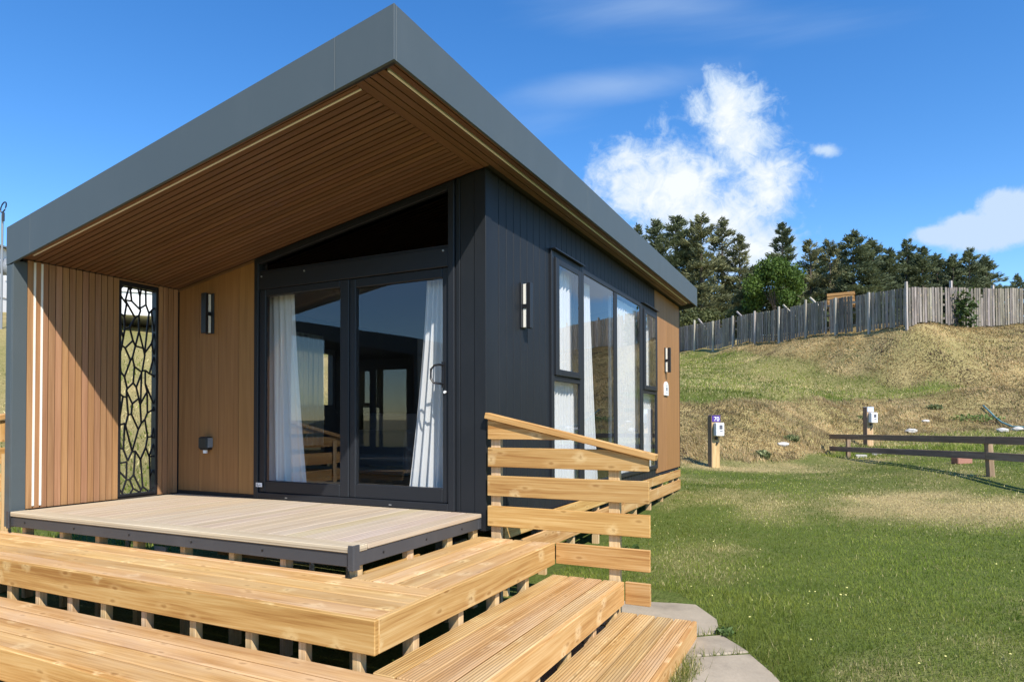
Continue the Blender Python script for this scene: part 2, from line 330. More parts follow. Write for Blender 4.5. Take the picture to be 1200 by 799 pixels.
# ------------------------------------------------------------------ the ground
def build_ground():
    def axis(lo,hi,st,far):
        a=list(np.arange(lo,hi+1e-6,st)); s=st
        while a[-1]<far: s*=1.22; a.append(a[-1]+s)
        s=st
        while a[0]>-far: s*=1.22; a.insert(0,a[0]-s)
        return np.array(a)
    X=axis(-9,15,.25,3000); Y=axis(-5,42,.25,3000); gx,gy=np.meshgrid(X,Y,indexing='ij')
    Z=hgt(gx,gy); dr=dryness(gx,gy); nx,ny=gx.shape
    far=sst(100,600,np.hypot(gx,gy)); Z=Z*(1-far)+far*2.0
    V=np.c_[gx.ravel(),gy.ravel(),Z.ravel()]
    i=np.arange(nx*ny).reshape(nx,ny); a=i[:-1,:-1].ravel();b=i[1:,:-1].ravel();c=i[1:,1:].ravel();d=i[:-1,1:].ravel()
    F=np.r_[np.c_[a,b,c],np.c_[a,c,d]]
    o=rawmesh('ground',V,F,np.repeat(dr.ravel()[:,None],3,1),'ground',attr='dry',smooth=True)
    tag(o,'mown green lawn with straw coloured dry patches rising to rough banks','ground',kind='structure')
build_ground()
SLABS=[[(.35,1.0),(1.20,.98),(1.42,.70),(1.60,.42),(1.66,.13),(1.46,-.04),(.35,-.05)],
       [(.4,-.065),(1.48,-.06),(1.68,.10),(1.80,-.05),(1.875,-.15),(1.54,-.40),(.4,-.42)],
       [(.4,-.435),(1.53,-.42),(1.885,-.175),(2.04,-.45),(2.15,-.72),(2.18,-1.3),(.4,-1.32)],
       [(.4,-1.335),(2.18,-1.315),(2.17,-2.2),(2.12,-3.1),(.4,-3.1)]]
sl_labels=['irregular concrete paving slab under the rail end of the steps','small wedge shaped paving slab, second from the railing','pale paving slab along the lowest step, joining the lawn in a curve','long paving slab beside the lowest step nearest the viewer']
for k,p in enumerate(SLABS):
    mb=MB(); mb.prism([(x,y,-.80) for x,y in p],(0,0,.112-.004*k)); o=mb.build('paving_slab','stone',None,bevel=.008)
    tag(o,sl_labels[k],'paving slab','paving slabs beside the steps')
# ------------------------------------------------------------------ the lodge
ZS=lambda X: 2.605+.18*X           # soffit plane
ZT=lambda X: 2.907+.18*(X-.278)     # roof top
LW=6.83
lodge=empty('holiday_lodge',(-1.7,0,-.12),'dark grey timber lodge with sloping overhanging roof, brown slatted porch and raised deck','lodge')
FY=lambda X: -1.518+(.278-X)*.0142
def front_box(mb,x0,x1,dy0,dy1,zb,zt):
    'strip that follows the front of the roof; dy1>0 is relative, else absolute y'
    g=lambda d,x: FY(x)+d if d>=0 else d
    mb.hexa([(x0,g(dy0,x0),zb(x0)),(x1,g(dy0,x1),zb(x1)),(x1,g(dy1,x1),zb(x1)),(x0,g(dy1,x0),zb(x0)),(x0,g(dy0,x0),zt(x0)),(x1,g(dy0,x1),zt(x1)),(x1,g(dy1,x1),zt(x1)),(x0,g(dy1,x0),zt(x0))],0)
def slope_box(mb,x0,x1,y0,y1,zb,zt):
    "box whose bottom/top z are functions of x"
    f=lambda g,x: g(x) if callable(g) else g
    mb.hexa([(x0,y0,f(zb,x0)),(x1,y0,f(zb,x1)),(x1,y1,f(zb,x1)),(x0,y1,f(zb,x0)),(x0,y0,f(zt,x0)),(x1,y0,f(zt,x1)),(x1,y1,f(zt,x1)),(x0,y1,f(zt,x0))])
# roof
mb=MB(); slope_box(mb,-3.478,.256,-1.442,LW+.10,lambda x:ZS(x)+.03,lambda x:ZT(x)-.025); roof=mb.build('roof','roof',lodge)
mb=MB()
cuts=[-3.5,-3.17,-.13,.278]
for a,b in zip(cuts[:-1],cuts[1:]): front_box(mb,a+(.0012 if a>-3.5 else 0),b-(.0012 if b<.27 else 0),0,.0195,lambda x:ZT(x)-.301,ZT)
mb.build('front_fascia','fascia',roof,bevel=.001)
mb=MB(); ys=[-1.4975,1.52,4.5,6.2,LW+.12]
for a,b in zip(ys[:-1],ys[1:]): mb.box(.2585,.278,a+.001,b-.001,ZT(.278)-.301,ZT(.278)-.001)
mb.build('side_fascia','fascia',roof,bevel=.001)
mb=MB(); mb.box(-3.5,-3.4805,-1.4435,LW+.12,ZT(-3.5)-.301,ZT(-3.5)-.001); mb.build('side_fascia','fascia',roof,bevel=.001)
mb=MB(); slope_box(mb,-3.4795,.2575,LW+.1015,LW+.12,lambda x:ZT(x)-.30,lambda x:ZT(x)-.001); mb.build('rear_fascia','fascia',roof,bevel=.002)
mb=MB(); slope_box(mb,.236,.2583,-1.4973,LW+.1,lambda x:ZS(x)-.018,lambda x:ZS(x)+.035); front_box(mb,-3.4,.2358,.0205,-1.4405,lambda x:ZS(x)-.018,lambda x:ZS(x)+.035)
mb.build('fascia_trim','black',roof)
# soffit
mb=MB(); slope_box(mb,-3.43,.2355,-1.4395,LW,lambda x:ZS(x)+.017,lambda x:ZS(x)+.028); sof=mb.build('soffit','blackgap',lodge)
mb=MB()
y=-1.3042
while y<-.03:
    if not(-1.435<y<-1.31): slope_box(mb,-3.418,-.066,y,min(y+.043,-.012),ZS,lambda x:ZS(x)+.0165)
    y+=.0545
slope_box(mb,-3.418,-.066,-1.4385,-1.4085,ZS,lambda x:ZS(x)+.0165); slope_box(mb,-3.418,-.066,-1.4005,-1.3725,ZS,lambda x:ZS(x)+.0165); slope_box(mb,-3.418,-.066,-1.3555,-1.3125,ZS,lambda x:ZS(x)+.0165); slope_box(mb,-3.418,-3.32,-1.371,-1.357,ZS,lambda x:ZS(x)+.0165)
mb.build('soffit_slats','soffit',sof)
mb=MB(); slope_box(mb,-3.3195,-.066,-1.3705,-1.3575,lambda x:ZS(x)-.003,lambda x:ZS(x)+.016); slope_box(mb,.146,.160,-1.40,LW-.1,lambda x:ZS(x)-.003,lambda x:ZS(x)+.016)
mb.build('led_strip','led',sof)
mb=MB()
for x0,x1 in ((-.063,-.008),(-.002,.036),(.044,.086),(.094,.138),(.168,.200),(.207,.232)): slope_box(mb,x0,x1,-1.4385,-.002 if x0<-.001 and x0>-.05 or x0<-.06 else LW-.02,ZS,lambda x:ZS(x)+.0165)
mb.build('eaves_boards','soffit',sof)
# side fin
fin=None
mb=MB()
for y0,y1,z0,z1 in ((-1.38,-.60,-.12,1.99),(-.215,.0,-.12,1.99),(-.60,-.215,-.12,.015),(-.60,-.215,1.965,1.99)): mb.box(-3.494,-3.4345,y0,y1,z0,z1)
fin=mb.build('side_fin','blackgap',lodge)
mb=MB(); y=-1.352; k=0
while y<-.02:
    y1=min(y+.0475,-.003)
    leds=any(abs(y+.024-c)<.03 for c in (-1.298,-1.243))
    if y1<=-.601 or y>=-.214: mb.box(-3.434,-3.42-(.0 if not leds else .0),y,y1,.004,1.983)
    elif y<-.601: mb.box(-3.434,-3.42,y,-.6015,.004,1.983)
    elif y1>-.214: mb.box(-3.434,-3.42,-.2135,y1,.004,1.983)
    y+=.0538
mb.box(-3.434,-3.4205,-.60,-.215,1.972,1.9825)
mb.build('fin_slats','slat',fin)
mb=MB()
for yc in (-1.300,-1.246): mb.box(-3.4195,-3.414,yc-.0075,yc+.0075,.022,1.974)
mb.build('led_strip','led',fin)
mb=MB(); mb.box(-3.5,-3.425,-1.461,-1.444,-.125,1.93); mb.box(-3.4248,-3.412,-1.459,-1.356,-.125,1.962); [mb.box(-3.5,-3.4955,a_,b_,c_,d_) for a_,b_,c_,d_ in ((-1.443,-.601,-.12,1.95),(-.214,0,-.12,1.95),(-.6005,-.2145,-.12,.014))]; mb.box(-3.494,-3.426,-1.443,-1.39,-.12,1.95)
mb.build('corner_trim','fascia',fin,bevel=.003)
# laser cut screen
def voronoi_bars(w,h,n,sx,seed):
    rs=random.Random(seed); pts=[]
    tries=0
    while len(pts)<n and tries<20000:
        tries+=1; p=(rs.uniform(-.1,w+.1)*sx,rs.uniform(-.2,h+.2))
        if all((p[0]-q[0])**2+(p[1]-q[1])**2>.062**2 for q in pts): pts.append(p)
    edges={}
    jit=lambda q:(q[0]+.014*math.sin(91*round(q[0],4)+57*round(q[1],4)),q[1]+.03*math.sin(63*round(q[0],4)-41*round(q[1],4)))
    for i,p in enumerate(pts):
        poly=[(-.5*sx,-1),((w+.5)*sx,-1),((w+.5)*sx,h+1),(-.5*sx,h+1)]
        for j,q in enumerate(pts):
            if i==j: continue
            mx,my=(p[0]+q[0])/2,(p[1]+q[1])/2; nx,ny=q[0]-p[0],q[1]-p[1]; new=[]
            for k in range(len(poly)):
                a,b=poly[k],poly[(k+1)%len(poly)]; da=(a[0]-mx)*nx+(a[1]-my)*ny; db=(b[0]-mx)*nx+(b[1]-my)*ny
                if da<=0: new.append(a)
                if (da<0)!=(db<0): t=da/(da-db); new.append((a[0]+(b[0]-a[0])*t,a[1]+(b[1]-a[1])*t))
            poly=new
            if not poly: break
        for k in range(len(poly)):
            a,b=poly[k],poly[(k+1)%len(poly)]; a=(a[0]/sx,a[1]); b=(b[0]/sx,b[1])
            key=(round((a[0]+b[0])/2,3),round((a[1]+b[1])/2,3)); edges[key]=(jit(a),jit(b))
    res=[]
    for a,b in edges.values():   # clip to the rectangle
        t0,t1=0.,1.; ok=True
        for o_,d_,lo,hi in ((a[0],b[0]-a[0],0,w),(a[1],b[1]-a[1],0,h)):
            if abs(d_)<1e-9: ok=ok and lo<=o_<=hi; continue
            u0,u1=(lo-o_)/d_,(hi-o_)/d_
            if u0>u1: u0,u1=u1,u0
            t0=max(t0,u0); t1=min(t1,u1)
        if ok and t1-t0>1e-3: res.append(((a[0]+(b[0]-a[0])*t0,a[1]+(b[1]-a[1])*t0),(a[0]+(b[0]-a[0])*t1,a[1]+(b[1]-a[1])*t1)))
    return res
mb=MB()
for a,b in voronoi_bars(.335,1.89,88,2.7,8):
    if math.dist(a,b)<.012: continue
    t=.0003*(len(mb.f)%7)
    mb.bar((-3.455,-.575+a[0],.04+a[1]),(-3.455,-.575+b[0],.04+b[1]),.0155,.006+t,(1,0,0))
scr=mb.build('laser_cut_screen','black',fin)
mb=MB(); mb.box(-3.47,-3.425,-.5995,-.575,.016,1.964); mb.box(-3.49,-3.425,-.24,-.2155,.016,1.964); mb.box(-3.47,-3.425,-.5745,-.2405,.016,.04); mb.box(-3.47,-3.425,-.5745,-.2405,1.93,1.964)
mb.build('screen_frame','black',scr,bevel=.002)
# floor, side, rear walls
mb=MB(); mb.box(-3.47,-.03,.06,LW-.02,-.12,-.012); mb.build('floor','floor',lodge)
mb=MB(); mb.box(-3.494,-3.41,.001,1.2,-.12,1.985); mb.box(-3.494,-3.41,2.25,LW,-.12,1.985); mb.box(-3.494,-3.41,1.2,2.25,-.12,.85); mb.box(-3.494,-3.41,1.2,2.25,1.6,1.985)
mb.build('side_wall','dark_clad',lodge)
mb=MB(); slope_box(mb,-3.40,-.03,LW-.09,LW,-.12,lambda x:ZS(x)+.01); mb.build('rear_wall','dark_clad',lodge)
mb=MB(); slope_box(mb,-3.40,-.09,5.6,5.65,-.01,lambda x:ZS(x)-.03); mb.build('partition_wall','intdark',lodge)
mb=MB(); slope_box(mb,-3.40,-.09,.081,5.59,lambda x:ZS(x)-.03,lambda x:ZS(x)+.01); mb.build('room_ceiling','intwall',lodge)
# facade left: brown panels
mb=MB(); slope_box(mb,-3.42,-2.40,.012,.08,-.1,lambda x:ZS(x)+.01); mb.build('wall_backing','blackgap',lodge)
mb=MB(); xs=[-3.418,-3.129,-2.865,-2.597,-2.384]
for a,b in zip(xs[:-1],xs[1:]): slope_box(mb,a+.002,b-.002,0,.0115,.03,lambda x:ZS(x)-.006)
wl=mb.build('wood_wall','cladding',lodge,bevel=.0015)
mb=MB(); mb.box(-3.418,-2.384,-.006,.011,.0,.027); mb.build('skirting_board','blackgap',wl)
mb=MB(); slope_box(mb,-3.418,-2.384,-.010,-.0005,lambda x:ZS(x)-.025,lambda x:ZS(x)-.004); mb.build('ceiling_trim','soffit',wl)
# facade right: dark boards + corner
mb=MB(); slope_box(mb,-.262,-.01,.014,.08,-.12,lambda x:ZS(x)+.01); mb.box(-.08,-.014,.081,1.235,-.12,2.60); mb.box(-.05,-.014,5.215,LW-.1,-.12,2.60); mb.box(-.08,-.014,1.235,5.215,2.28,2.60); mb.box(-.08,-.014,1.235,5.215,-.12,-.01)
mb.build('wall_backing','darkgap',lodge)
mb=MB()
for a,b in ((-.258,-.222),(-.218,-.092)): slope_box(mb,a,b,0,.0135,-.12,lambda x:ZS(x)-.004)
mb.build('dark_wall','dark_clad',lodge,bevel=.003)
mb=MB(); y=.092
while y<5.15:
    y1=min(y+.128,5.158)
    segs=[(y,y1,-.12,2.598)] if (y1<=1.237 or y>=5.213) else []
    if not segs:
        if y<1.235: segs.append((y,1.235,-.12,2.598)); segs+= [(1.236,y1,2.279,2.598),(1.236,y1,-.12,-.004)]
        else: segs=[(y,y1,2.279,2.598),(y,y1,-.12,-.004)]
    for a,b,z0,z1 in segs: mb.box(-.0135,0,a+.0018,b-.0018,z0,z1)
    y+=.1315
mb.build('dark_wall','dark_clad',lodge,bevel=.003)
mb=MB()
mb.box(-.09,.006,-.006,-.0003,-.13,ZS(-.045)-.012); mb.box(.0003,.006,-.0002,.09,-.13,ZS(0)-.004); mb.box(-.0134,-.0005,.0005,.09,-.12,2.598); mb.box(-.09,-.0136,.0005,.0138,-.12,ZS(-.09)); mb.build('corner_post','dark_clad',lodge,bevel=.0015)
mb=MB()
for a,b in ((5.2165,5.88),(5.886,LW-.016)): mb.box(-.0135,.001,a,b,-.075,2.598)
mb.box(-.0135,.001,5.162,5.2135,2.279,2.598)
mb.build('wood_wall','cladding',lodge,bevel=.0015)
mb=MB(); mb.box(-.02,.004,LW-.014,LW+.004,-.1,2.60); mb.build('corner_trim','black',lodge)
# glazed gable: sliding door + transom
mb=MB()
FX0,FX1=-2.382,-.262
mb.box(FX0,-2.33,-.022,.06,0,2.16); mb.box(-.318,FX1,-.022,.06,0,2.50)
mb.box(-2.3295,-.3185,-.022,.06,0,.055); mb.box(-2.3295,-.3185,-.018,.06,1.885,2.035)
door=mb.build('sliding_door','frame',lodge,bevel=.004)
mb=MB(); slope_box(mb,FX0,FX1,-.0225,.055,lambda x:ZS(x)-.065,lambda x:ZS(x)-.012); slope_box(mb,-2.3285,-.3195,-.012,.05,2.0355,2.055)
slope_box(mb,-2.3,-.32,-.032,-.0228,lambda x:ZS(x)-.075,lambda x:ZS(x)-.045)
mb.build('transom_frame','frame',door,bevel=.003)
mb=MB(); mb.prism([(-2.26,.02,2.056),(-.3195,.02,2.056),(-.3195,.02,ZS(-.32)-.066),(-2.26,.02,ZS(-2.26)-.066)],(0,.012,0)); mb.build('transom_glass','glass_dark',door)
mb=MB() # fixed left light
mb.box(-2.3295,-2.254,-.006,.05,.056,1.884); mb.box(-1.395,-1.30,-.006,.05,.056,1.884); mb.box(-2.2535,-1.3955,-.006,.05,.056,.16); mb.box(-2.2535,-1.3955,-.006,.05,1.822,1.884)
fx=mb.build('fixed_light','frame',door,bevel=.006)
mb=MB(); mb.box(-2.2535,-1.3955,.010,.022,.1605,1.8215); mb.build('glass','glass',fx)
mb=MB(); mb.box(-1.2985,-1.236,.004,.058,.056,1.884); mb.box(-.383,-.319,.004,.058,.056,1.884); mb.box(-1.2355,-.3835,.004,.058,.056,.17); mb.box(-1.2355,-.3835,.004,.058,1.807,1.884)
sash=mb.build('sliding_sash','frame',door,bevel=.006)
mb=MB(); mb.box(-1.2355,-.3835,.028,.040,.1705,1.8065); mb.build('glass','glass',sash)
mb=MB(); mb.tube([(-.372,.003,1.125),(-.380,-.05,1.125),(-.415,-.062,1.12),(-.445,-.062,1.09),(-.447,-.062,1.02),(-.42,-.062,.985),(-.38,-.05,.98),(-.372,.003,.98)],.009,8); mb.box(-.384,-.358,-.008,.003,.95,1.15); mb.build('handle','black',sash,smooth=False)
mb=MB(); mb.cyl((-.356,-.010,.915),(-.356,.003,.915),.011); mb.build('lock','white',sash)
mb=MB(); mb.box(-2.345,-2.270,-.0245,-.0225,.105,.142); o=mb.build('sticker','white',door)
mb=MB(); 
for a,b,z in ((-2.338,-2.322,.131),(-2.338,-2.318,.116),(-2.300,-2.290,.122),(-2.315,-2.305,.116)): mb.box(a,b,-.0252,-.0246,z-.004,z+.004)
mb.build('print','ink',o)
for x,z in ((-2.29,2.00),(-1.78,2.00),(-.36,2.01)):
    mb=MB(); mb.cyl((x,-.024,z),(x,-.0178,z),.008,8); mb.build('screw_cap','galv',door)
for x in (-1.98,-.86):
    mb=MB(); mb.box(x-.012,x+.012,-.026,-.0222,.018,.025); mb.build('drain_cap','galv',door)
# side window strip
wroot=None
def side_win(y0,y1,ys,sash_split):
    mb=MB(); x0,x1=-.018,.022
    mb.box(x0,x1,y0,y0+.062,-.003,2.272); mb.box(x0,x1,y1-.062,y1,-.003,2.272); mb.box(x0,x1,y0+.0625,y1-.0625,-.003,.048); mb.box(x0,x1,y0+.0625,y1-.0625,2.214,2.272)
    a=y0+.0625
    for m_ in ys: mb.box(x0,x1-.002,m_-.06,m_+.06,.0485,2.2135)
    if sash_split: mb.box(x0,x1-.002,y0+.0625,y1-.0625,1.062,1.108)
    w=mb.build('window','frame',lodge,bevel=.004)
    edges=[y0+.0625]+sum([[m_-.0605,m_+.0605] for m_ in ys],[])+[y1-.0625]
    for i in range(0,len(edges),2):
        p,q=edges[i],edges[i+1]
        if sash_split:
            mb=MB(); mb.box(.000,.008,p,q,.0485,1.0615); mb.build('glass','glass',w)
            mb=MB(); X0,X1=.0225,.042; P,Q=y0+.03,y1-.03
            mb.box(-.012,X1,p+.003,p+.085,1.112,2.21); mb.box(-.012,X1,q-.085,q-.003,1.112,2.21); mb.box(-.012,X1,p+.0855,q-.0855,1.112,1.172); mb.box(-.012,X1,p+.0855,q-.0855,2.15,2.21)
            s_=mb.build('opening_sash','frame',w,bevel=.006)
            mb=MB(); mb.box(.030,.038,p+.086,q-.086,1.1725,2.1495); mb.build('glass','glass',s_)
        else:
            mb=MB(); mb.box(.004,.012,p,q,.0485,2.2135); mb.build('glass','glass',w)
    if sash_split:
        mb=MB(); mb.box(-.01,.062,y0+.0,y1-.0,2.273,2.283); mb.build('drip_cap','black',w)
    return w
w1=side_win(1.238,2.04,[],True); w2=side_win(2.043,4.37,[3.206],False); w3=side_win(4.373,5.213,[],True)
mb=MB(); mb.box(-3.50,-3.42,1.2,1.25,.85,1.6); mb.box(-3.50,-3.42,2.2,2.25,.85,1.6); mb.box(-3.50,-3.42,1.2505,2.1995,.85,.9); mb.box(-3.50,-3.42,1.2505,2.1995,1.55,1.6)
wl_=mb.build('window','frame',lodge); mb=MB(); mb.box(-3.47,-3.46,1.2505,2.1995,.9005,1.5495); mb.build('glass','glass',wl_)
# porch deck
mb=MB()
for y0,y1 in ((-1.472,-1.43),(-.06,-.012)): mb.box(-3.39,-.03,y0,y1,-.113,-.031)
for x0,x1 in ((-3.39,-3.35),(-.07,-.03)): mb.box(x0,x1,-1.4295,-.0605,-.113,-.031)
for x in np.arange(-3.0,-.2,.4): mb.box(x,x+.045,-1.4295,-.0605,-.108,-.031)
dk=mb.build('porch_deck','steel',lodge,bevel=.003)
mb=MB(); wd_=(3.372-.024)/26
for i in range(26): mb.box(-3.372+i*wd_+.0035,-3.372+(i+1)*wd_-(.0035 if i<25 else 0),-1.348,-.024,-.030,-.001,1)
mb.build('deck_boards','deck',dk,bevel=.002)
mb=MB(); mb.box(-3.372,-.024,-1.482,-1.353,-.034,0.001,0); mb.build('edge_board','deck',dk,bevel=.004)
for x in np.arange(-3.3,-.2,.62):
    mb=MB(); mb.cyl((x+.11,-1.476,-.073),(x+.11,-1.4705,-.073),.007,8); mb.build('bolt','black',dk)
for y in (-1.2,-.75,-.3):
    mb=MB(); mb.cyl((-.0315,y,-.073),(-.026,y,-.073),.007,8); mb.build('bolt','black',dk)
mb=MB(); mb.box(-.050,-.012,-1.492,-1.4825,-.128,.010); mb.box(-.0238,-.012,-1.4822,-1.435,-.128,.010); o=mb.build('corner_bracket','steel',dk,bevel=.002)
mb=MB(); mb.box(-3.41,-3.374,-1.492,-1.4825,-.128,.006); mb.build('corner_bracket','steel',dk,bevel=.002)
for x in (-3.32,-2.83,-2.40,-1.98,-1.50,-1.05,-.62):
    mb=MB(); mb.box(x,x+.045,-1.425,-1.36,-.72,-.1135); mb.build('support_leg','post',dk,bevel=.003)
for y in (-1.42,-.92,-.45,-.09):
    mb=MB(); mb.box(-.10,-.055,y,y+.065,-.72,-.1135); mb.build('support_leg','post',dk,bevel=.003)
mb=MB(); mb.box(-.073,-.058,-1.33,-.78,-.262,-.165); mb.build('noggin_board','pine',dk)
# chassis, jacks, pipes
mb=MB()
for x in (-3.0,-.7): mb.box(x,x+.06,.1,LW-.1,-.32,-.122)
for y in (.3,2.4,4.5,6.5): mb.box(-3.4,-.1,y,y+.05,-.20,-.122)
ch=mb.build('chassis','black',lodge)
for x in (-2.97,-.67):
    for y in (.6,2.6,4.6,6.4):
        mb=MB(); mb.box(x-.1,x+.1,y-.1,y+.1,h1(x,y)-.05,-.34); mb.build('support_pier','grey',lodge)
for pts_,r_ in (([(-2.95,-.9,-.19),(-2.75,-.95,-.20),(-2.6,-.8,-.23)],.028),([(-2.75,-.95,-.18),(-2.75,-.95,-.45)],.02),([(-.9,-1.1,-.21),(-.65,-1.0,-.22),(-.5,-.8,-.21)],.026),([(-.72,-1.05,-.2),(-.72,-1.05,-.5)],.018),([(-.55,-.9,-.19),(-.55,-.9,-.45)],.014)):
    mb=MB(); mb.tube(pts_,r_); mb.build('waste_pipe','galv',lodge)
mb=MB(); mb.prism([(-1.86,-1.34,-.16),(-1.74,-1.34,-.16),(-1.76,-1.34,-.40),(-1.80,-1.34,-.30),(-1.84,-1.34,-.40)],(0,-.012,0)); mb.build('galvanised_bracket','galv',dk)
mb=MB(); mb.box(-1.72,-1.25,-.95,-.93,-.28,-.2); mb.build('noggin_board','pine',dk)
# skirting of two boards along the side of the house
mb=MB()
for z0,z1 in ((-.228,-.112),(-.432,-.275)):
    for a,b in ((.22,3.4),(3.405,6.62)): mb.hexa([(.03,a,z0),(.05,a,z0),(.05,a,z1),(.03,a,z1),(.03,b,z0),(.05,b,z0),(.05,b,z1),(.03,b,z1)],2)
sk=mb.build('skirting_boards','pine',lodge,bevel=.003)
for y in (.3,1.05,1.75,2.5,3.2,4.0,4.75,5.45,6.15,6.55):
    mb=MB(); mb.box(-.045,.028,y,y+.045,h1(0,y)-.05,-.125); mb.build('skirting_post','post',sk,bevel=.003)
# ------------------------------------------------------------------ wall lights, socket, plaque
def wall_light(loc,rz,label):
    r=empty('wall_light',(0,0,0),label,'wall light','black and cream wall lights on the lodge')
    mb=MB(); mb.box(-.055,.055,-.012,0,-.19,.19); mb.build('back_plate','black',r,bevel=.002)
    mb=MB(); [(lambda m_: (m_.box(-.022,.022,-.046,-.0125,a_,b_),m_.build('diffuser','led',r,bevel=.002)))(MB()) for a_,b_ in ((.012,.182),(-.182,-.022))]
    mb=MB(); mb.box(-.03,.03,-.0460,-.0125,-.0215,.0115); mb.build('joint','black',r)
    mb=MB(); mb.box(-.03,.03,-.082,-.0465,-.19,.19); mb.build('front_plate','black',r,bevel=.002)
    r.location=loc; r.rotation_euler=(0,0,rz); return r
wl0=wall_light((-2.975,-.001,1.715),0,'wall light on the brown porch wall above the black socket')
for loc,lab in (((.0005,.66,1.655),'wall light with sunlit cream bars on the dark wall beside the windows'),((.0015,5.80,1.62),'H shaped wall light on the brown wall above the white plaque')):
    c=copy_tree(wl0); c.location=loc; c.rotation_euler=(0,0,math.pi/2); c['label']=lab
sk_=empty('outdoor_socket',(-2.99,0,.45),'black weatherproof socket low on the brown porch wall','socket')
mb=MB(); mb.box(-3.04,-2.94,-.062,-.0005,.425,.55); mb.build('housing','black',sk_,bevel=.008,seg=2)
mb=MB(); mb.box(-3.045,-2.935,-.075,-.0625,.44,.545); mb.build('cover_flap','black',sk_,bevel=.006)
mb=MB(); mb.box(-2.9395,-2.931,-.055,-.004,.45,.54); mb.build('side_plate','grey',sk_)
mb=MB(); mb.cyl((-2.995,-.035,.424),(-2.995,-.035,.395),.02); mb.build('cable_gland','white',sk_)
pl=empty('wall_plaque',(.002,5.80,1.17),'small white plaque with rounded top on the brown side wall','plaque')
arc=[(5.80+.125*math.cos(t),1.205+.085*math.sin(t)) for t in np.linspace(0,math.pi,9)]
mb=MB(); mb.prism([(.0015,5.925,1.075),*[(.0015,a,b) for a,b in arc],(.0015,5.675,1.075)],(.022,0,0)); mb.build('board','white',pl,bevel=.003)
mb=MB()
for z,w in ((1.225,.05),(1.19,.09),(1.172,.10),(1.154,.08),(1.115,.05)): mb.box(.0237,.0247,5.80-w/2,5.80+w/2,z-.006,z+.006)
mb.build('print','ink',pl)
# ------------------------------------------------------------------ curtains
def curtain(name,A,B,z0,z1,n,amp,mat,label,drift=0.,pinch=0.,group='curtains behind the glass'):
    "pleated sheet from A to B (xy); bottom shifted by drift along AB, waist narrowed by pinch"
    A=np.array(A,float);B=np.array(B,float); d=B-A; L=np.linalg.norm(d); d/=L; nn=np.array([-d[1],d[0]])
    K=n*12; R=26; V=[];F=[]; ph=[random.uniform(-.5,.5) for _ in range(n+1)]
    for j in range(R+1):
        t=j/R; z=z1+(z0-z1)*t
        for i in range(K+1):
            s=i/K; k=s*n; p=ph[int(min(k,n-1))]
            w=L*s*(1+pinch*t**1.5)+drift*t**1.4
            off=amp*math.sin(2*math.pi*k+p*.8+.4*t)+.25*amp*math.sin(5.3*k+3*t+p)
            q=A+d*w+nn*off*(.6+.4*t); V.append((q[0],q[1],z+.004*math.sin(2*math.pi*k)))
    for j in range(R):
        for i in range(K): a=j*(K+1)+i; F.append((a,a+1,a+K+2,a+K+1))
    me=bpy.data.meshes.new(name); me.from_pydata(V,[],F); me.polygons.foreach_set('use_smooth',[True]*len(F)); me.materials.append(M[mat])
    o=bpy.data.objects.new(name,me); COL.objects.link(o); tag(o,label,'curtain',group); return o
CUR=[curtain('curtain',(-2.52,.15),(-2.06,.15),.03,1.95,6,.025,'sheer','white sheer curtain at the left of the glass doors',0,.35),
 curtain('curtain',(-.62,.15),(-.36,.15),.03,1.95,6,.025,'sheer','white sheer curtain drawn to the right of the glass doors',-.20,.9),
 curtain('curtain',(-.075,1.34),(-.075,2.30),.02,2.2,12,.025,'sheer','white sheer curtain filling the narrow window nearest the porch'),
 curtain('curtain',(-.115,2.2),(-.115,2.62),.02,2.2,8,.03,'sheer','white sheer curtain gathered at the near side of the wide window',0,.55),
 curtain('curtain',(-.075,3.25),(-.075,4.58),.02,2.2,15,.025,'sheer','white sheer curtain across the far half of the wide window'),
 curtain('curtain',(-.085,4.62),(-.085,5.4),.02,2.2,8,.02,'sheer','white sheer curtain in the narrow window beside the brown wall'),
 curtain('curtain',(-3.36,1.22),(-3.36,1.95),.4,1.75,9,.03,'sheer_grey','grey curtain across the small window at the back of the room')]
mb=MB(); mb.box(-3.3,-2.5,2.7,4.3,.0,.38); mb.box(-3.35,-3.1,2.7,4.3,.3805,.8); mb.box(-3.3,-2.5,2.5,2.69,0,.58); mb.box(-3.3,-2.5,4.31,4.5,0,.58)
o=mb.build('sofa','sofa',None,bevel=.04,seg=2); tag(o,'grey sofa in the dim room behind the glass doors','sofa')
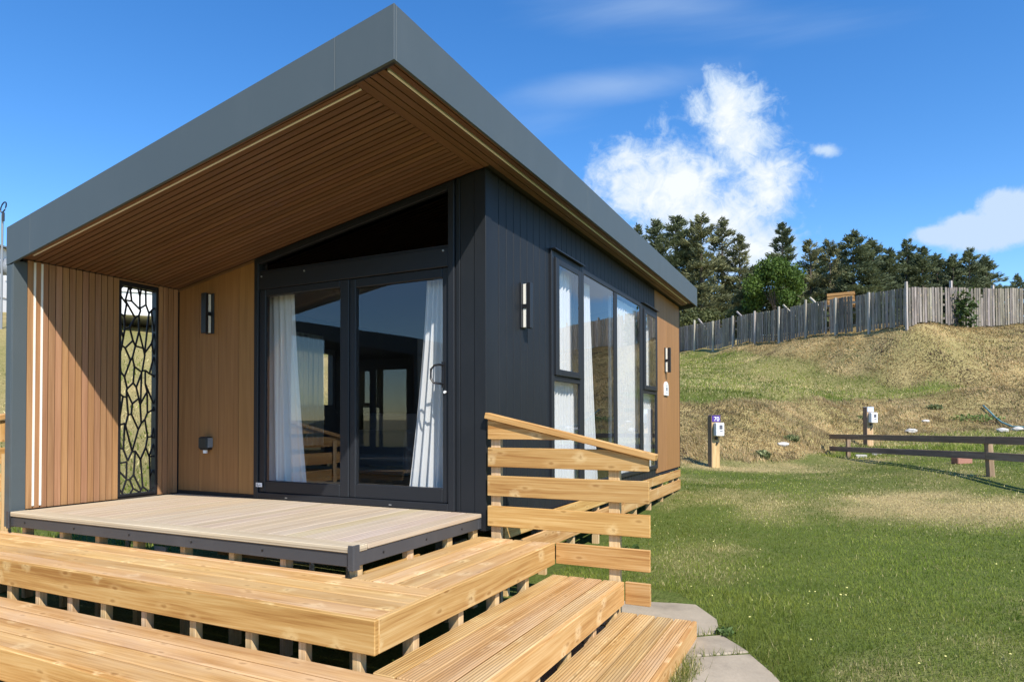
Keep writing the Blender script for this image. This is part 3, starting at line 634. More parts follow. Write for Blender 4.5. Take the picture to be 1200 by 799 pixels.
# ------------------------------------------------------------------ timber steps
steps=empty('timber_steps',(-1.2,-1.5,-.70),'three tier pale pine steps wrapping round the porch deck','steps')
P5,P6,X3=.546,1.046,1.52; XL=-3.58
T=[(-.167,-1.40,-2.024,-.04,P5),(-.389,-2.024,-2.556,P5,P6),(-.589,-2.556,-3.075,P6,X3)]
for k,(z,ya,yb,xa,xb) in enumerate(T):
    mt='tread' if k==0 else ('tread' if k==1 else 'tread_ribbed')
    fr=MB(); n=5 if k==0 else 4; yb2=yb+.0; w=(abs(yb2-ya)-.0)/n
    ya2=-1.485 if k==0 else (-2.05 if k==1 else -2.585)
    # front planks along X
    nf=4; w=(ya2-yb)/nf
    for i in range(nf): fr.box(XL,xb-.002,yb+i*w+.0065,yb+(i+1)*w-.0065,z-.032,z-random.uniform(0,.002),0)
    if k==0: fr.box(XL,-.11,-1.479,-1.43,z-.032,z-.001,0)
    fr.build('front_tread',mt if k!=1 else 'tread',steps,bevel=.005)
    sd=MB(); ns=4 if k else 4; xs0=xa+.001 if k else -.045; w=(xb-xs0)/ns
    for i in range(ns): sd.box(xs0+i*w+.006,xs0+(i+1)*w-.006,ya2+.006,-.036 if k==0 else -.028,z-.032,z-random.uniform(0,.0015),1)
    sd.build('side_tread',mt if k!=1 else 'tread_ribbed',steps,bevel=.005)
    hb=.150
    mb=MB(); mb.box(XL,xb+.028,yb-.030,yb-.0005,z-hb,z+.002,0); mb.build('front_riser','pine',steps,bevel=.004)
    mb=MB(); mb.box(xb+.0005,xb+.028,yb+.0005,-.036,z-hb,z+.002,1); mb.build('side_riser','pine',steps,bevel=.004)
    g=-.74; xx=xb-.12
    sp=.36 if k==0 else .42
    while xx>XL:
        mb=MB(); mb.box(xx,xx+.045,yb+.0,yb+.045,g,z-.0325); mb.build('support_post','post',steps,bevel=.003); xx-=sp*random.uniform(.85,1.12)
    yy=yb+.30
    while yy<-.1:
        mb=MB(); mb.box(xb-.066,xb-.001,yy,yy+.05,g,z-.0325); mb.build('support_post','post',steps,bevel=.003); yy+=.42
# railing panel at the house end
def slatted(name,label,base,axis,grp=None):
    r=empty(name,base,label,'railing','slatted railings at the ends of the steps')
    return r
rp=slatted('slatted_railing','pale pine slatted railing with sloping top rail between the steps and the dark wall',(.65,-.02,-.70),0)
yp0,yp1=-.030,-.002
def rail_z(x): return .728-.225*(x-.038)     # rail centre line
def board(mb,x0,x1,z0,z1,clip=False):
    if not clip: mb.box(x0,x1,yp0,yp1,z0,z1,0); return
    lim=lambda x: min(z1,rail_z(x)-.026)
    pts=[(x0,z0)]
    xe=x1
    if lim(x1)<z0: xe=x0+(rail_z(x0)-.026-z0)/.225
    pts.append((xe,z0))
    if lim(xe)>z0+1e-4: pts.append((xe,lim(xe)))
    if rail_z(x0)-.026>z1 :
        xk=x0+(rail_z(x0)-.026-z1)/.225
        if xk<xe-1e-3: pts.append((xk,z1))
    pts.append((x0,lim(x0)))
    mb.prism([(x,yp0,z) for x,z in pts],(0,yp1-yp0,0))
for x0,x1,z0,z1,c in ((.033,1.24,.556,.70,True),(.033,1.242,.352,.494,True),(.030,1.242,.138,.287,False),(.030,1.247,-.085,.064,False),(P5+.03,1.246,-.312,-.167,False),(P6+.03,1.247,-.537,-.389,False)):
    mb=MB(); board(mb,x0,x1,z0,z1,c); mb.build('rail_board','pine',rp,bevel=.003)
mb=MB(); mb.bar((.020,-.018,rail_z(.020)),(1.292,-.018,rail_z(1.292)),.075,.044); mb.build('top_rail','pine',rp,bevel=.004)
for x,zt in ((.045,.66),(.955,.46)):
    mb=MB(); mb.box(x,x+.078,.0,.045,-.74,zt); mb.build('post','post',rp,bevel=.003)
rl=slatted('slatted_railing','pale pine slatted railing closing the left end of the steps by the fin',(-3.6,-2.0,-.70),1)
ry=lambda y: .75+.225*(y+1.36)
for y0,z0,z1 in ((-2.6,.36,.49),(-2.6,.14,.285),(-2.6,-.085,.064),(-2.6,-.312,-.167),(-2.6,-.537,-.389)):
    mb=MB(); mb.box(-3.625,-3.597,y0,-1.36,z0,z1,1); mb.build('rail_board','pine',rl,bevel=.003)
mb=MB(); mb.bar((-3.612,-2.66,ry(-2.66)),(-3.612,-1.34,ry(-1.34)),.075,.044); mb.build('top_rail','pine',rl,bevel=.004)
mb=MB(); mb.prism([(-3.625,-1.36,.535),(-3.625,-1.36,.72),(-3.625,-2.15,.545)],(.028,0,0)); mb.build('rail_board','pine',rl)
for y in (-1.44,-2.45):
    mb=MB(); mb.box(-3.595,-3.585,y,y+.07,-.74,.44); mb.build('post','post',rl)
# ------------------------------------------------------------------ neighbour lodge (seen in the glass)
def clone(root,label):
    c=copy_tree(root); v=Vector(root.location); c.location=Vector((-8.03-v.x,-7.13-v.y,v.z-.02)); c.rotation_euler=(0,0,math.pi); c['label']=label; return c
clone(lodge,'matching dark lodge across the path, mirrored in the glass doors'); clone(steps,'matching pine steps of the lodge mirrored in the glass doors'); clone(rp,'matching slatted railing of the lodge mirrored in the glass doors')
# ------------------------------------------------------------------ grass blades
def in_house(x,y):
    a=(x>-3.66)&(x<.09)&(y>-1.6)&(y<6.9); b=(x>-3.7)&(x<1.56)&(y<-.0)&(y>-3.15); s=np.zeros_like(a)
    for p in SLABS:
        q=np.array(p); ins=np.zeros(len(x),bool); j=len(q)-1
        for i in range(len(q)):
            c=((q[i,1]>y)!=(q[j,1]>y))&(x<(q[j,0]-q[i,0])*(y-q[i,1])/(q[j,1]-q[i,1]+1e-12)+q[i,0]); ins^=c; j=i
        s|=ins
    return a|b|s
def blades(name,x,y,hh,ww,lean,cols,label,cat,downhill=None):
    n=len(x); z=hgt(x,y); az=RNG.uniform(0,2*np.pi,n)
    th=RNG.uniform(0,2*np.pi,n); lx=np.cos(th)*lean; ly=np.sin(th)*lean
    if downhill is not None: lx=lx+downhill[0]; ly=ly+downhill[1]
    V=np.zeros((n,3,3)); c,s=np.cos(az)*ww/2,np.sin(az)*ww/2
    V[:,0]=np.c_[x-c,y-s,z-.006]; V[:,1]=np.c_[x+c,y+s,z-.006]; V[:,2]=np.c_[x+lx*hh,y+ly*hh,z+hh*np.sqrt(np.clip(1-lx**2-ly**2,.08,1))]
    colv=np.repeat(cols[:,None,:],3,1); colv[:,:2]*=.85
    o=rawmesh(name,V.reshape(-1,3),np.arange(n*3).reshape(n,3),colv.reshape(-1,3),'grass')
    tag(o,label,cat,kind='stuff'); return o
def gcol(x,y,d,rich=1.):
    n=len(x); r=RNG.random(n)[:,None]; q=vnoise(x,y,2.2,21)[:,None]; q2=vnoise(x,y,.8,22)[:,None]
    g=(1-q)*np.array([.135,.195,.022])+q*np.array([.305,.345,.058]); g=g*(.78+.44*r)*(.66+.68*q2)
    r2=RNG.random(n)[:,None]
    dc=(1-r2)*np.array([.42,.33,.13])+r2*np.array([.88,.76,.38])
    isd=(RNG.random(n)<np.clip(d*1.15+.02,0,1))[:,None]
    return np.where(isd,dc*(.75+.4*q),g)
# lawn: density falls with distance
def sample(n,x0,x1,y0,y1,dens):
    x=RNG.uniform(x0,x1,n); y=RNG.uniform(y0,y1,n); dist=np.hypot(x-CAM[0],y-CAM[1])
    u,v,z=pix(np.c_[x,y,np.full(n,-.6)]); keep=(RNG.random(n)<dens(dist))&(~in_house(x,y))&(z>.3)&(u>-150)&(u<1450)
    return x[keep],y[keep],dist[keep]
x,y,dist=sample(1500000,-1,9,-3.6,14.5,lambda d:np.clip((3.6/d)**2.1,.03,1))
b=bank(x,y); k=b<.4; x,y,dist=x[k],y[k],dist[k]
d=dryness(x,y)
hh=RNG.uniform(.015,.036,len(x))*(1+.5*(vnoise(x,y,1.4,23)-.3)); ww=.0042*np.clip(dist/3.6,1,6)*RNG.uniform(.7,1.3,len(x))
ed=(y<1.15)&(x>1.0)&(x<2.0+np.clip(-y*.35,0,.25)+.12); hh=np.where(ed,hh*1.7,hh)
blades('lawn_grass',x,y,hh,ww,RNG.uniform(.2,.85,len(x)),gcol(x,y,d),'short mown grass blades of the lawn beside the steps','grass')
# left side grass
x,y,dist=sample(60000,-16,-3.6,-1,12,lambda d:np.clip((6/d)**1.5,.1,1)); d=dryness(x,y)
blades('lawn_grass',x,y,RNG.uniform(.04,.12,len(x)),.02*np.clip(dist/8,.6,2),RNG.uniform(.2,.8,len(x)),gcol(x,y,d),'grass slope seen through the laser cut screen left of the porch','grass')
# terrace grass further off
x,y,dist=sample(260000,-9,12,14,42,lambda d:np.clip((16/d)**1.5,.1,1)); b=bank(x,y); k=b<.5; x,y,dist=x[k],y[k],dist[k]; d=dryness(x,y)
blades('terrace_grass',x,y,RNG.uniform(.05,.12,len(x)),.018*np.clip(dist/14,1,3),RNG.uniform(.3,.9,len(x)),gcol(x,y,d*.8),'green grass terrace between the two dry banks','grass')
# rough dry banks
x,y,dist=sample(800000,-6,14,10.2,36,lambda d:np.clip((17/d)**1.2,.2,1)); b=bank(x,y); k=RNG.random(len(x))<b*1.1; x,y,dist=x[k],y[k],dist[k]
gx=(hgt(x+.3,y)-hgt(x-.3,y))/.6; gy=(hgt(x,y+.3)-hgt(x,y-.3))/.6; gl=np.hypot(gx,gy)+.25
cl=vnoise(x,y,1.6,31); cl2=vnoise(x,y,4.0,32)
r=RNG.random(len(x))[:,None]; cols=(1-r)*np.array([.42,.29,.125])+r*np.array([.92,.72,.40]); st_=vnoise(x*.55+y*.75,y*.45-x*.9,1.7,44)[:,None]; cols*= (.58+.45*cl2[:,None])*(.75+.5*st_)*(.72+.5*vnoise(x,y,.7,38)[:,None])
gp=RNG.random(len(x))<.05+.16*vnoise(x,y,.6,33); cols=np.where(gp[:,None],np.array([.09,.12,.03])*(.6+.9*r),cols)
wd=(vnoise(x,y,1.1,35)>.86); cols=np.where(wd[:,None]&(RNG.random(len(x))<.6)[:,None],np.array([.13,.085,.06])*(.6+.8*r),cols)
mow=(y>23)
hh=RNG.uniform(.04,.12,len(x))*(.5+.9*cl)*np.where(mow,.9,1.); an=6.3*vnoise(x,y,.9,36)
blades('bank_grass',x,y,hh,.016*np.clip(dist/14,1,2.4)*RNG.uniform(.6,1.3,len(x)),RNG.uniform(.1,.5,len(x)),cols,'long dry straw grass on the banks behind the lodge','grass',(np.clip(-gx/gl*.6+.5*np.cos(an),-.85,.85),np.clip(-gy/gl*.6+.5*np.sin(an),-.85,.85)))
# daisies
x,y,dist=sample(2600,.3,8,-1.5,11,lambda d:np.clip(.1+.5*(vnoise(np.array([0.]),np.array([0.]),1,1)[0]),0,1)+0*d); k=vnoise(x,y,.7,41)>.42; x,y=x[k][:170],y[k][:170]
V=[];F=[]
for a,b_ in zip(x,y):
    z=h1(a,b_)+.042; r_=random.uniform(.005,.009); i=len(V); V.append((a,b_,z+.005)); V+=[(a+r_*math.cos(t),b_+r_*math.sin(t),z+random.uniform(-.003,.003)) for t in np.linspace(0,2*math.pi,7)[:-1]]
    F+=[(i,i+1+j,i+1+(j+1)%6) for j in range(6)]
o=rawmesh('daisies',np.array(V),np.array(F),None,'petal'); tag(o,'tiny pale daisies dotted over the lawn','flowers',kind='stuff')
# weed tuft by the slabs and foot of the railing
def leafy(name,c,r,hgt_,n,size,cols,label,cat,group=None,parent=None,flat=.5):
    c=np.array(c,float); q=RNG.normal(size=(n,3)); q/=np.linalg.norm(q,axis=1)[:,None]; q*=(RNG.random(n)**.45)[:,None]
    P=c+np.c_[q[:,0]*r,q[:,1]*r,(q[:,2]*.5+.5)*hgt_]
    return leafmesh(name,P,size,cols,label,cat,group,parent)
def leafmesh(name,P,size,cols,label=None,cat=None,group=None,parent=None,dirs=None):
    n=len(P); a=RNG.normal(size=(n,3)); a/=np.linalg.norm(a,axis=1)[:,None]; b_=np.cross(a,RNG.normal(size=(n,3))); b_/=np.linalg.norm(b_,axis=1)[:,None]
    if dirs is not None: a=dirs+.35*a; a/=np.linalg.norm(a,axis=1)[:,None]; b_=np.cross(a,RNG.normal(size=(n,3))); b_/=np.linalg.norm(b_,axis=1)[:,None]
    s=size*RNG.uniform(.6,1.3,n)[:,None] if np.isscalar(size) else size[:,None]*RNG.uniform(.7,1.3,n)[:,None]
    lw=.32 if dirs is None else .17; V=np.stack([P-a*s*.5,P+b_*s*lw,P+a*s*.75,P-b_*s*lw],1)
    i=np.arange(n)*4; F=np.r_[np.c_[i,i+1,i+2],np.c_[i,i+2,i+3]]
    o=rawmesh(name,V.reshape(-1,3),F,np.repeat(cols,4,0),'leaf',parent)
    if label: tag(o,label,cat,group)
    return o
def leafcols(n,c0,c1): r=RNG.random(n)[:,None]; return (1-r)*np.array(c0)+r*np.array(c1)
leafy('weed',(1.70,.12,-.70),.06,.05,110,.03,leafcols(110,(.05,.09,.02),(.12,.18,.05)),'low green weed at the edge of the paving slabs','plant')
leafy('weed',(.62,1.6,-.66),.16,.2,220,.06,leafcols(220,(.04,.08,.02),(.11,.17,.05)),'small weed growing behind the slatted railing','plant')
for u,v,d,r_,lab in ((893,491,15.6,.30,'dark green weed clump on the bank right of the purple signed post'),(927,488,17.2,.36,'spreading grey green weed on the middle of the lower bank'),(1010,498,21.8,.35,'dark weed clump on the bank above the left end of the rail fence'),(1095,478,22.8,.4,'dark weed clump on the bank below the fence corner')):
    P=at(u,v,d); zz=h1(P[0],P[1]); leafy('weed',(P[0],P[1],zz-.05),r_*.65,.2,300,.07,leafcols(300,(.10,.13,.045),(.26,.28,.12)),lab,'plant')
q=RNG.normal(size=(900,2))*np.array([.035,.16])+np.array([1.60,-.72]); x,y=q[:,0],q[:,1]
blades('edge_grass',x,y,RNG.uniform(.03,.09,900),np.full(900,.0045),RNG.uniform(.2,.8,900),gcol(x,y,np.full(900,.15)),'longer grass tufts growing between the lowest step and the paving','grass')
# ------------------------------------------------------------------ rocks, bricks, hose
def rock(c,r,label,mat='rock',sq=.6,group='pale stones on the dry bank'):
    bm=bmesh.new(); bmesh.ops.create_icosphere(bm,subdivisions=2,radius=1)
    sd=random.uniform(0,100)
    for v in bm.verts:
        n=vnoise(v.co.x+v.co.z,v.co.y-v.co.z,1.7,sd); v.co*= .75+.5*float(n)
        v.co=Vector((v.co.x*r*1.3,v.co.y*r,v.co.z*r*sq))
    me=bpy.data.meshes.new('rock'); bm.to_mesh(me); bm.free(); me.materials.append(M[mat]); o=bpy.data.objects.new('rock',me); COL.objects.link(o); o.location=c; tag(o,label,'rock',group)
for u,v,d,r,lab in ((1068,500,20.5,.22,'pale pointed stone on the bank right of the far utility post'),(1085,489,21.5,.14,'small pale stone higher on the bank right of the far utility post'),(918,514,16.6,.17,'white flat stone low on the bank right of the purple signed post'),(1175,492,20,.2,'pale stone beside the hose at the right edge'),(1193,493,20,.22,'pale flat stone at the right edge of the picture')):
    P=at(u,v,d); rock((P[0],P[1],h1(P[0],P[1])+.04),r*.62,lab)
def block(u,v,d,sx,sy,sz,rz,mat,label,cat):
    P=at(u,v,d); z=h1(P[0],P[1]); mb=MB(); mb.box(-sx/2,sx/2,-sy/2,sy/2,0,sz); o=mb.build(cat,mat,None,bevel=.012); o.location=(P[0],P[1],z-.01); o.rotation_euler=(0,0,rz)
    tag(o,label,cat); return o
block(1009,536,17,.26,.16,.10,.1,'rock','pale concrete block under the rails left of the far utility post','block')
block(1028,536,17,.22,.15,.10,-.2,'rock','pale concrete block under the rails right of the far utility post','block')
block(1127,541,13,.30,.2,.13,.5,'brick','small reddish brick lump lying on the lawn beneath the rail fence','brick')
pts=[]
for u,v,d in ((1152,462,22.5),(1160,474,22),(1166,487,21.4),(1174,497,20.8),(1186,506,20.2),(1203,509,19.8),(1240,512,19.5)):
    P=at(u,v,d); pts.append((P[0],P[1],h1(P[0],P[1])+.10))
mb=MB(); mb.tube(pts,.028,8); o=mb.build('hose','hose',None,smooth=True); tag(o,'blue green hose trailing down the bank at the right','hose')
leafy('bush',(pts[2][0]-.6,pts[2][1]+.4,pts[2][2]-.2),1.0,.3,800,.09,leafcols(800,(.09,.13,.03),(.22,.28,.08)),'low green bramble patch around the hose on the bank','bush')
# ------------------------------------------------------------------ utility posts
def text_mesh(txt,size,depth=.004):
    cu=bpy.data.curves.new('number','FONT'); cu.body=txt; cu.size=size; cu.extrude=depth; cu.align_x='CENTER'; cu.align_y='CENTER'
    o=bpy.data.objects.new('number',cu); COL.objects.link(o); dg=bpy.context.evaluated_depsgraph_get(); me=bpy.data.meshes.new_from_object(o.evaluated_get(dg)); bpy.data.objects.remove(o); bpy.data.curves.remove(cu); return me
def utility(u,v,d,rz,label,sign,txt,H=1.12):
    P=at(u,v,d); z=h1(P[0],P[1]); r=empty('utility_post',(0,0,0),label,'utility post','meter posts on the pitches')
    mb=MB(); mb.box(-.09,.09,-.085,.085,-.15,H); mb.build('post','post',r,bevel=.004)
    mb=MB(); mb.box(-.105,-.0905,-.09,.09,-.15,H); mb.build('shaded_stained_side','brown_rail',r)  # added brown strip carries this side's shade and dark stain in its colour
    mb=MB(); mb.box(-.09,.10,-.10,-.086,H-.13,H-.005); mb.box(-.09,.11,-.10,.085,H+.0005,H+.012); s=mb.build('sign',sign,r,bevel=.003)
    if txt:
        me=text_mesh(txt,.13); me.materials.append(M['text_white']); o=bpy.data.objects.new('number',me); COL.objects.link(o); o.parent=s; o.rotation_euler=(math.pi/2,0,0); o.location=(.01,-.1045,H-.07)
    mb=MB(); mb.box(-.06,.13,-.23,-.087,H-.44,H-.15); b_=mb.build('meter_cabinet','white',r,bevel=.018,seg=2)
    mb=MB(); mb.box(.015,.085,-.236,-.2305,H-.29,H-.20); mb.box(.025,.09,-.2345,-.2305,H-.345,H-.325); mb.build('emblem','ink',b_)
    mb=MB(); mb.cyl((0,-.12,H-.46),(0,-.12,H-.52),.03); mb.cyl((.02,-.088,H-.6),(.02,-.12,H-.6),.022); mb.cyl((-.02,-.15,H-.455),(-.02,-.15,H-.50),.025); mb.build('sockets','black',r)
    r.location=(P[0],P[1],z); r.rotation_euler=(0,0,rz); return r
utility(837,546,14.5,.62,'pale utility post with purple sign reading 70 and white meter cabinet','purple','70')
utility(1018,523,18.7,.55,'pale utility post with white cabinet standing behind the rail fence','paleblue',None)
# ------------------------------------------------------------------ rail fence
rf=empty('rail_fence',tuple(at(1162,555,11)),'low brown two rail timber fence on the lawn at right','fence')
A=at(994,537,16.8); B=at(1162,555,11); D=(B-A)/np.linalg.norm(B-A); A0=A-D*1.0; nrm=np.array([D[1],-D[0],0]); 
L=np.linalg.norm((B-A)[:2])
posts=[A,B,B+D*L]; posts[2][2]=-.12
for i,p in enumerate(posts):
    mb=MB(); tl=np.array([.06*(1 if i==1 else 0)*-D[0]*2,0,0])
    mb.bar(p-np.array([0,0,.35]),p+np.array([0,0,.61])+tl,.11,.085,tuple(nrm)); mb.build('post','brown_rail',rf,bevel=.006)
def lerpz(p,h): q=p.copy(); q[2]=p[2]+h; return q
for hA,hB,w in ((.538,.563,.125),(.21,.30,.125)):
    for p,q in ((A0,B),(B+D*.004,posts[2]+D)):
        p=p.copy(); p[2]=(A[2] if p is not B else B[2]);
        if abs(np.linalg.norm(p[:2]-A0[:2]))<1e-6: p[2]=A[2]
        else: p[2]=B[2]
        q=q.copy(); q[2]=B[2] if np.allclose(q[:2],B[:2]) else posts[2][2]
        mb=MB(); o_=nrm*-.0; mb.bar(lerpz(p,hA if p[2]==A[2] else hB)+nrm*.075,lerpz(q,hB)+nrm*.075,.04,w); mb.build('rail','brown_rail',rf,bevel=.004)
# ------------------------------------------------------------------ paling fences on the ridge
def paling(A,B,label,H,n_bays,slat,seed):
    rs=random.Random(seed); A=np.array(A,float);B=np.array(B,float); L=np.linalg.norm(B[:2]-A[:2]); D=(B-A)[:2]/L; N=np.array([D[1],-D[0]])   # N faces the camera side
    if (CAM[:2]-A[:2])@N<0: N=-N
    r=empty('paling_fence',(A[0],A[1],h1(*A[:2])),label,'fence')
    zs_=[h1(*(A[:2]+D*(k*L/n_bays))) for k in range(n_bays+1)]; sm_=[zs_[0]]+[(zs_[k-1]+zs_[k]*2+zs_[k+1])/4 for k in range(1,n_bays)]+[zs_[-1]]
    zline=lambda q:float(np.interp(q,[k*L/n_bays for k in range(n_bays+1)],sm_))
    for k in range(n_bays):
        mb=MB(); s0,s1=k*L/n_bays,(k+1)*L/n_bays; s=s0+.02; z0_=zline(s0); z1_=zline(s1)
        while s<s1-.02:
            p=A[:2]+D*s; z=h1(*p); w=slat*rs.uniform(.82,1.08); zl_=z0_+(z1_-z0_)*(s-s0)/(s1-s0); top=H+rs.uniform(-.02,.02)+zl_-z
            if rs.random()<.012: top-=rs.uniform(.1,.5)
            a=p+N*.05; lean=rs.uniform(-.02,.02); q=a+D*lean
            if rs.random()>.015: mb.bar((a[0],a[1],z+.05+rs.uniform(-.03,.05)),(q[0],q[1],z+top),w,.02,(N[0],N[1],0))
            s+=slat*rs.uniform(1.16,1.36)
        mb.build('pale_panel','grey_wood',r)
        mb=MB(); p0=A[:2]+D*s0;p1=A[:2]+D*s1
        for hh_ in (.35,H*.55,H-.3): mb.bar((p0[0],p0[1],h1(*p0)+hh_),(p1[0],p1[1],h1(*p1)+hh_),.05,.09)
        mb.build('rails','grey_wood',r)
    for k in range(n_bays+1):
        p=A[:2]+D*(k*L/n_bays)+N*(.12 if n_bays>7 else -.09); z=h1(*p); mb=MB(); mb.bar((p[0],p[1],z-.2),(p[0],p[1],z+H+rs.uniform(.08,.34)),.09,.09,(N[0],N[1],0)); mb.build('post','grey_post',r)
        if n_bays>7 and k in (1,3,5,6):
            mb=MB(); q=p-N*.3; e=q+D*.85; mb.bar((q[0],q[1],z+H+.35),(e[0],e[1],h1(*e)+H-.55),.08,.08); mb.build('brace','grey_post',r)
    return r
FC=at(1065,383,27.9); FL=at(796,414,43.9); FR=at(1200,379,30.5); FR2=FC+(FR-FC)*2.2
paling(FL,FC,'shaded grey paling fence climbing the ridge towards its corner post, with braces',1.72,9,.135,3)
paling(FC,FR2,'sunlit pale paling fence along the ridge top at far right',1.72,6,.125,4)
# climbing plant on the sunlit fence
P=at(1131,372,28.6); n=420; q=RNG.normal(size=(n,3))*np.array([.16,.12,.40]); q[:,0]*=1.2; Pp=np.array([P[0],P[1],h1(P[0],P[1])+.75])+q
c=empty('climbing_plant',(P[0],P[1],h1(P[0],P[1])),'dark green climbing plant growing up the sunlit paling fence','plant')
leafmesh('foliage',Pp,.16,leafcols(n,(.03,.055,.015),(.09,.13,.035)),parent=c)
mb=MB(); mb.tube([(P[0],P[1],c.location.z-.05),(P[0]+.05,P[1],c.location.z+.6),(P[0],P[1],c.location.z+1.3)],[.03,.02,.008]); mb.build('stem','bark',c)
# stack of timber behind the fence
P=at(983,352,33); zt=.69+(493-344)/FPX*33; mb=MB()
for i in range(4):
    for j in range(4): mb.bar((P[0]-.55+.05*random.random(),P[1]+j*.24,zt-.09-i*.17),(P[0]+.65+.08*random.random(),P[1]+j*.24,zt-.07-i*.17),.22,.14)
o=mb.build('timber_stack','orange_wood'); o=tag(o,'stack of orange sawn timber showing above the grey paling fence','timber')
mb=MB()
for dx in (-.35,.4): mb.box(P[0]+dx-.1,P[0]+dx+.1,P[1]-.1,P[1]+.85,h1(P[0],P[1])-.1,zt-.69)
o=mb.build('bearers','bark'); tag(o,'dark trestle bearers under the stack of orange timber','trestle')
# ------------------------------------------------------------------ trees
def conifer_mesh(H,R,nb,seed,c0,c1,gap=.0,bare=.12,spire=1.,droop=.25):
    "returns leaf points/dirs/colours and branch list, base at origin"
    rs=np.random.default_rng(seed); P=[];Dr=[];Cc=[];br=[]
    for i in range(nb):
        t=bare+(1-bare)*(i+rs.random())/nb; z=H*t
        env=(1-t)**(.75*spire)*(.25+.75*min(1,(t-bare+.06)/.22)); r=1.15*R*env*rs.uniform(.5,1.25)+.22
        if rs.random()<gap: continue
        az=rs.uniform(0,2*np.pi); d=np.array([np.cos(az),np.sin(az),0]); rise=.35 if t>.75 else .05
        tip=np.array([0,0,z])+d*r+np.array([0,0,r*(rise-droop*rs.random())]); br.append(((0,0,z),tuple(tip),.018*H*.25*(1-t)+.02))
        n=int(20+52*r); s=rs.random(n)**.65; side=np.cross(d,[0,0,1])
        base=np.array([0,0,z])[None]+(tip-np.array([0,0,z]))[None]*s[:,None]
        w=(.12+.30*r*.5*(1-.55*s))
        off=side[None]*(rs.normal(size=n)*w)[:,None]+np.array([0,0,1])[None]*(rs.normal(size=n)*.13-.10)[:,None]
        P.append(base+off); Dr.append(np.repeat((d*.8+np.array([0,0,.45]))[None],n,0)+side[None]*rs.normal(size=n)[:,None]*.6)
        q=rs.random()*.7+.3*rs.random(n); Cc.append((1-q)[:,None]*np.array(c0)+q[:,None]*np.array(c1))
    return np.concatenate(P),np.concatenate(Dr),np.concatenate(Cc),br
def make_tree(name,H,R,nb,seed,c0,c1,size,label,lean=0,**kw):
    r=empty(name,(0,0,0),label,'tree')
    P,Dr,Cc,br=conifer_mesh(H,R,nb,seed,c0,c1,**kw)
    leafmesh('crown',P,size,Cc,parent=r,dirs=Dr)
    mb=MB(); mb.tube([(0,0,-.5),(.05,0,H*.35),(-.04,.05,H*.7),(0,0,H*.985)],[H*.022,H*.017,H*.009,.02],8)
    for a,b_,w in br[::2]: mb.tube([a,b_],[w,.008],4)
    mb.build('trunk','bark',r); return r
def broadleaf(name,H,R,seed,c0,c1,size,n,label,cat='tree',lob=22,group=None):
    rs=np.random.default_rng(seed); r=empty(name,(0,0,0),label,cat,group); P=[];C=[]
    for k in range(lob):
        az,el=rs.uniform(0,2*np.pi),rs.uniform(-.4,1.2); rr=R*rs.uniform(.3,.88); c=np.array([np.cos(az)*np.cos(el)*rr,np.sin(az)*np.cos(el)*rr,H*.58+np.sin(el)*H*.34]); s=R*rs.uniform(.2,.42)
        m=n//lob; q=rs.normal(size=(m,3)); q/=np.linalg.norm(q,axis=1)[:,None]; q*=(rs.random(m)**.35)[:,None]; P.append(c+q*s*np.array([1,1,.8])); a=rs.random(m)[:,None]*.6+.4*rs.random(); C.append((1-a)*np.array(c0)+a*np.array(c1))
    P=np.concatenate(P); leafmesh('crown',P,size,np.concatenate(C),parent=r)
    mb=MB(); mb.tube([(0,0,-.4),(.05,0,H*.3),(0,.05,H*.6)],[H*.03,H*.022,H*.012],8)
    for k in range(5):
        az=rs.uniform(0,6.28); mb.tube([(0,0,H*.3+.06*k*H*.5),(R*.4*np.cos(az),R*.4*np.sin(az),H*.65)],[H*.012,.02],5)
    mb.build('trunk','bark',r); return r
DK=((.048,.066,.032),(.17,.195,.092)); OL=((.085,.098,.042),(.27,.265,.125))
K=[make_tree('spruce_tree',12,3.0,100,1,*OL,.34,'',gap=.14,spire=.85),
   make_tree('spruce_tree',12,2.6,95,2,*DK,.34,'',gap=.12,spire=1.0),
   make_tree('pine_tree',12,3.0,85,3,*OL,.34,'',gap=.25,bare=.25,spire=.7,droop=.0),
   make_tree('spruce_tree',12,3.4,115,4,*DK,.34,'',gap=.08,spire=.85,bare=.04)]
used=set()
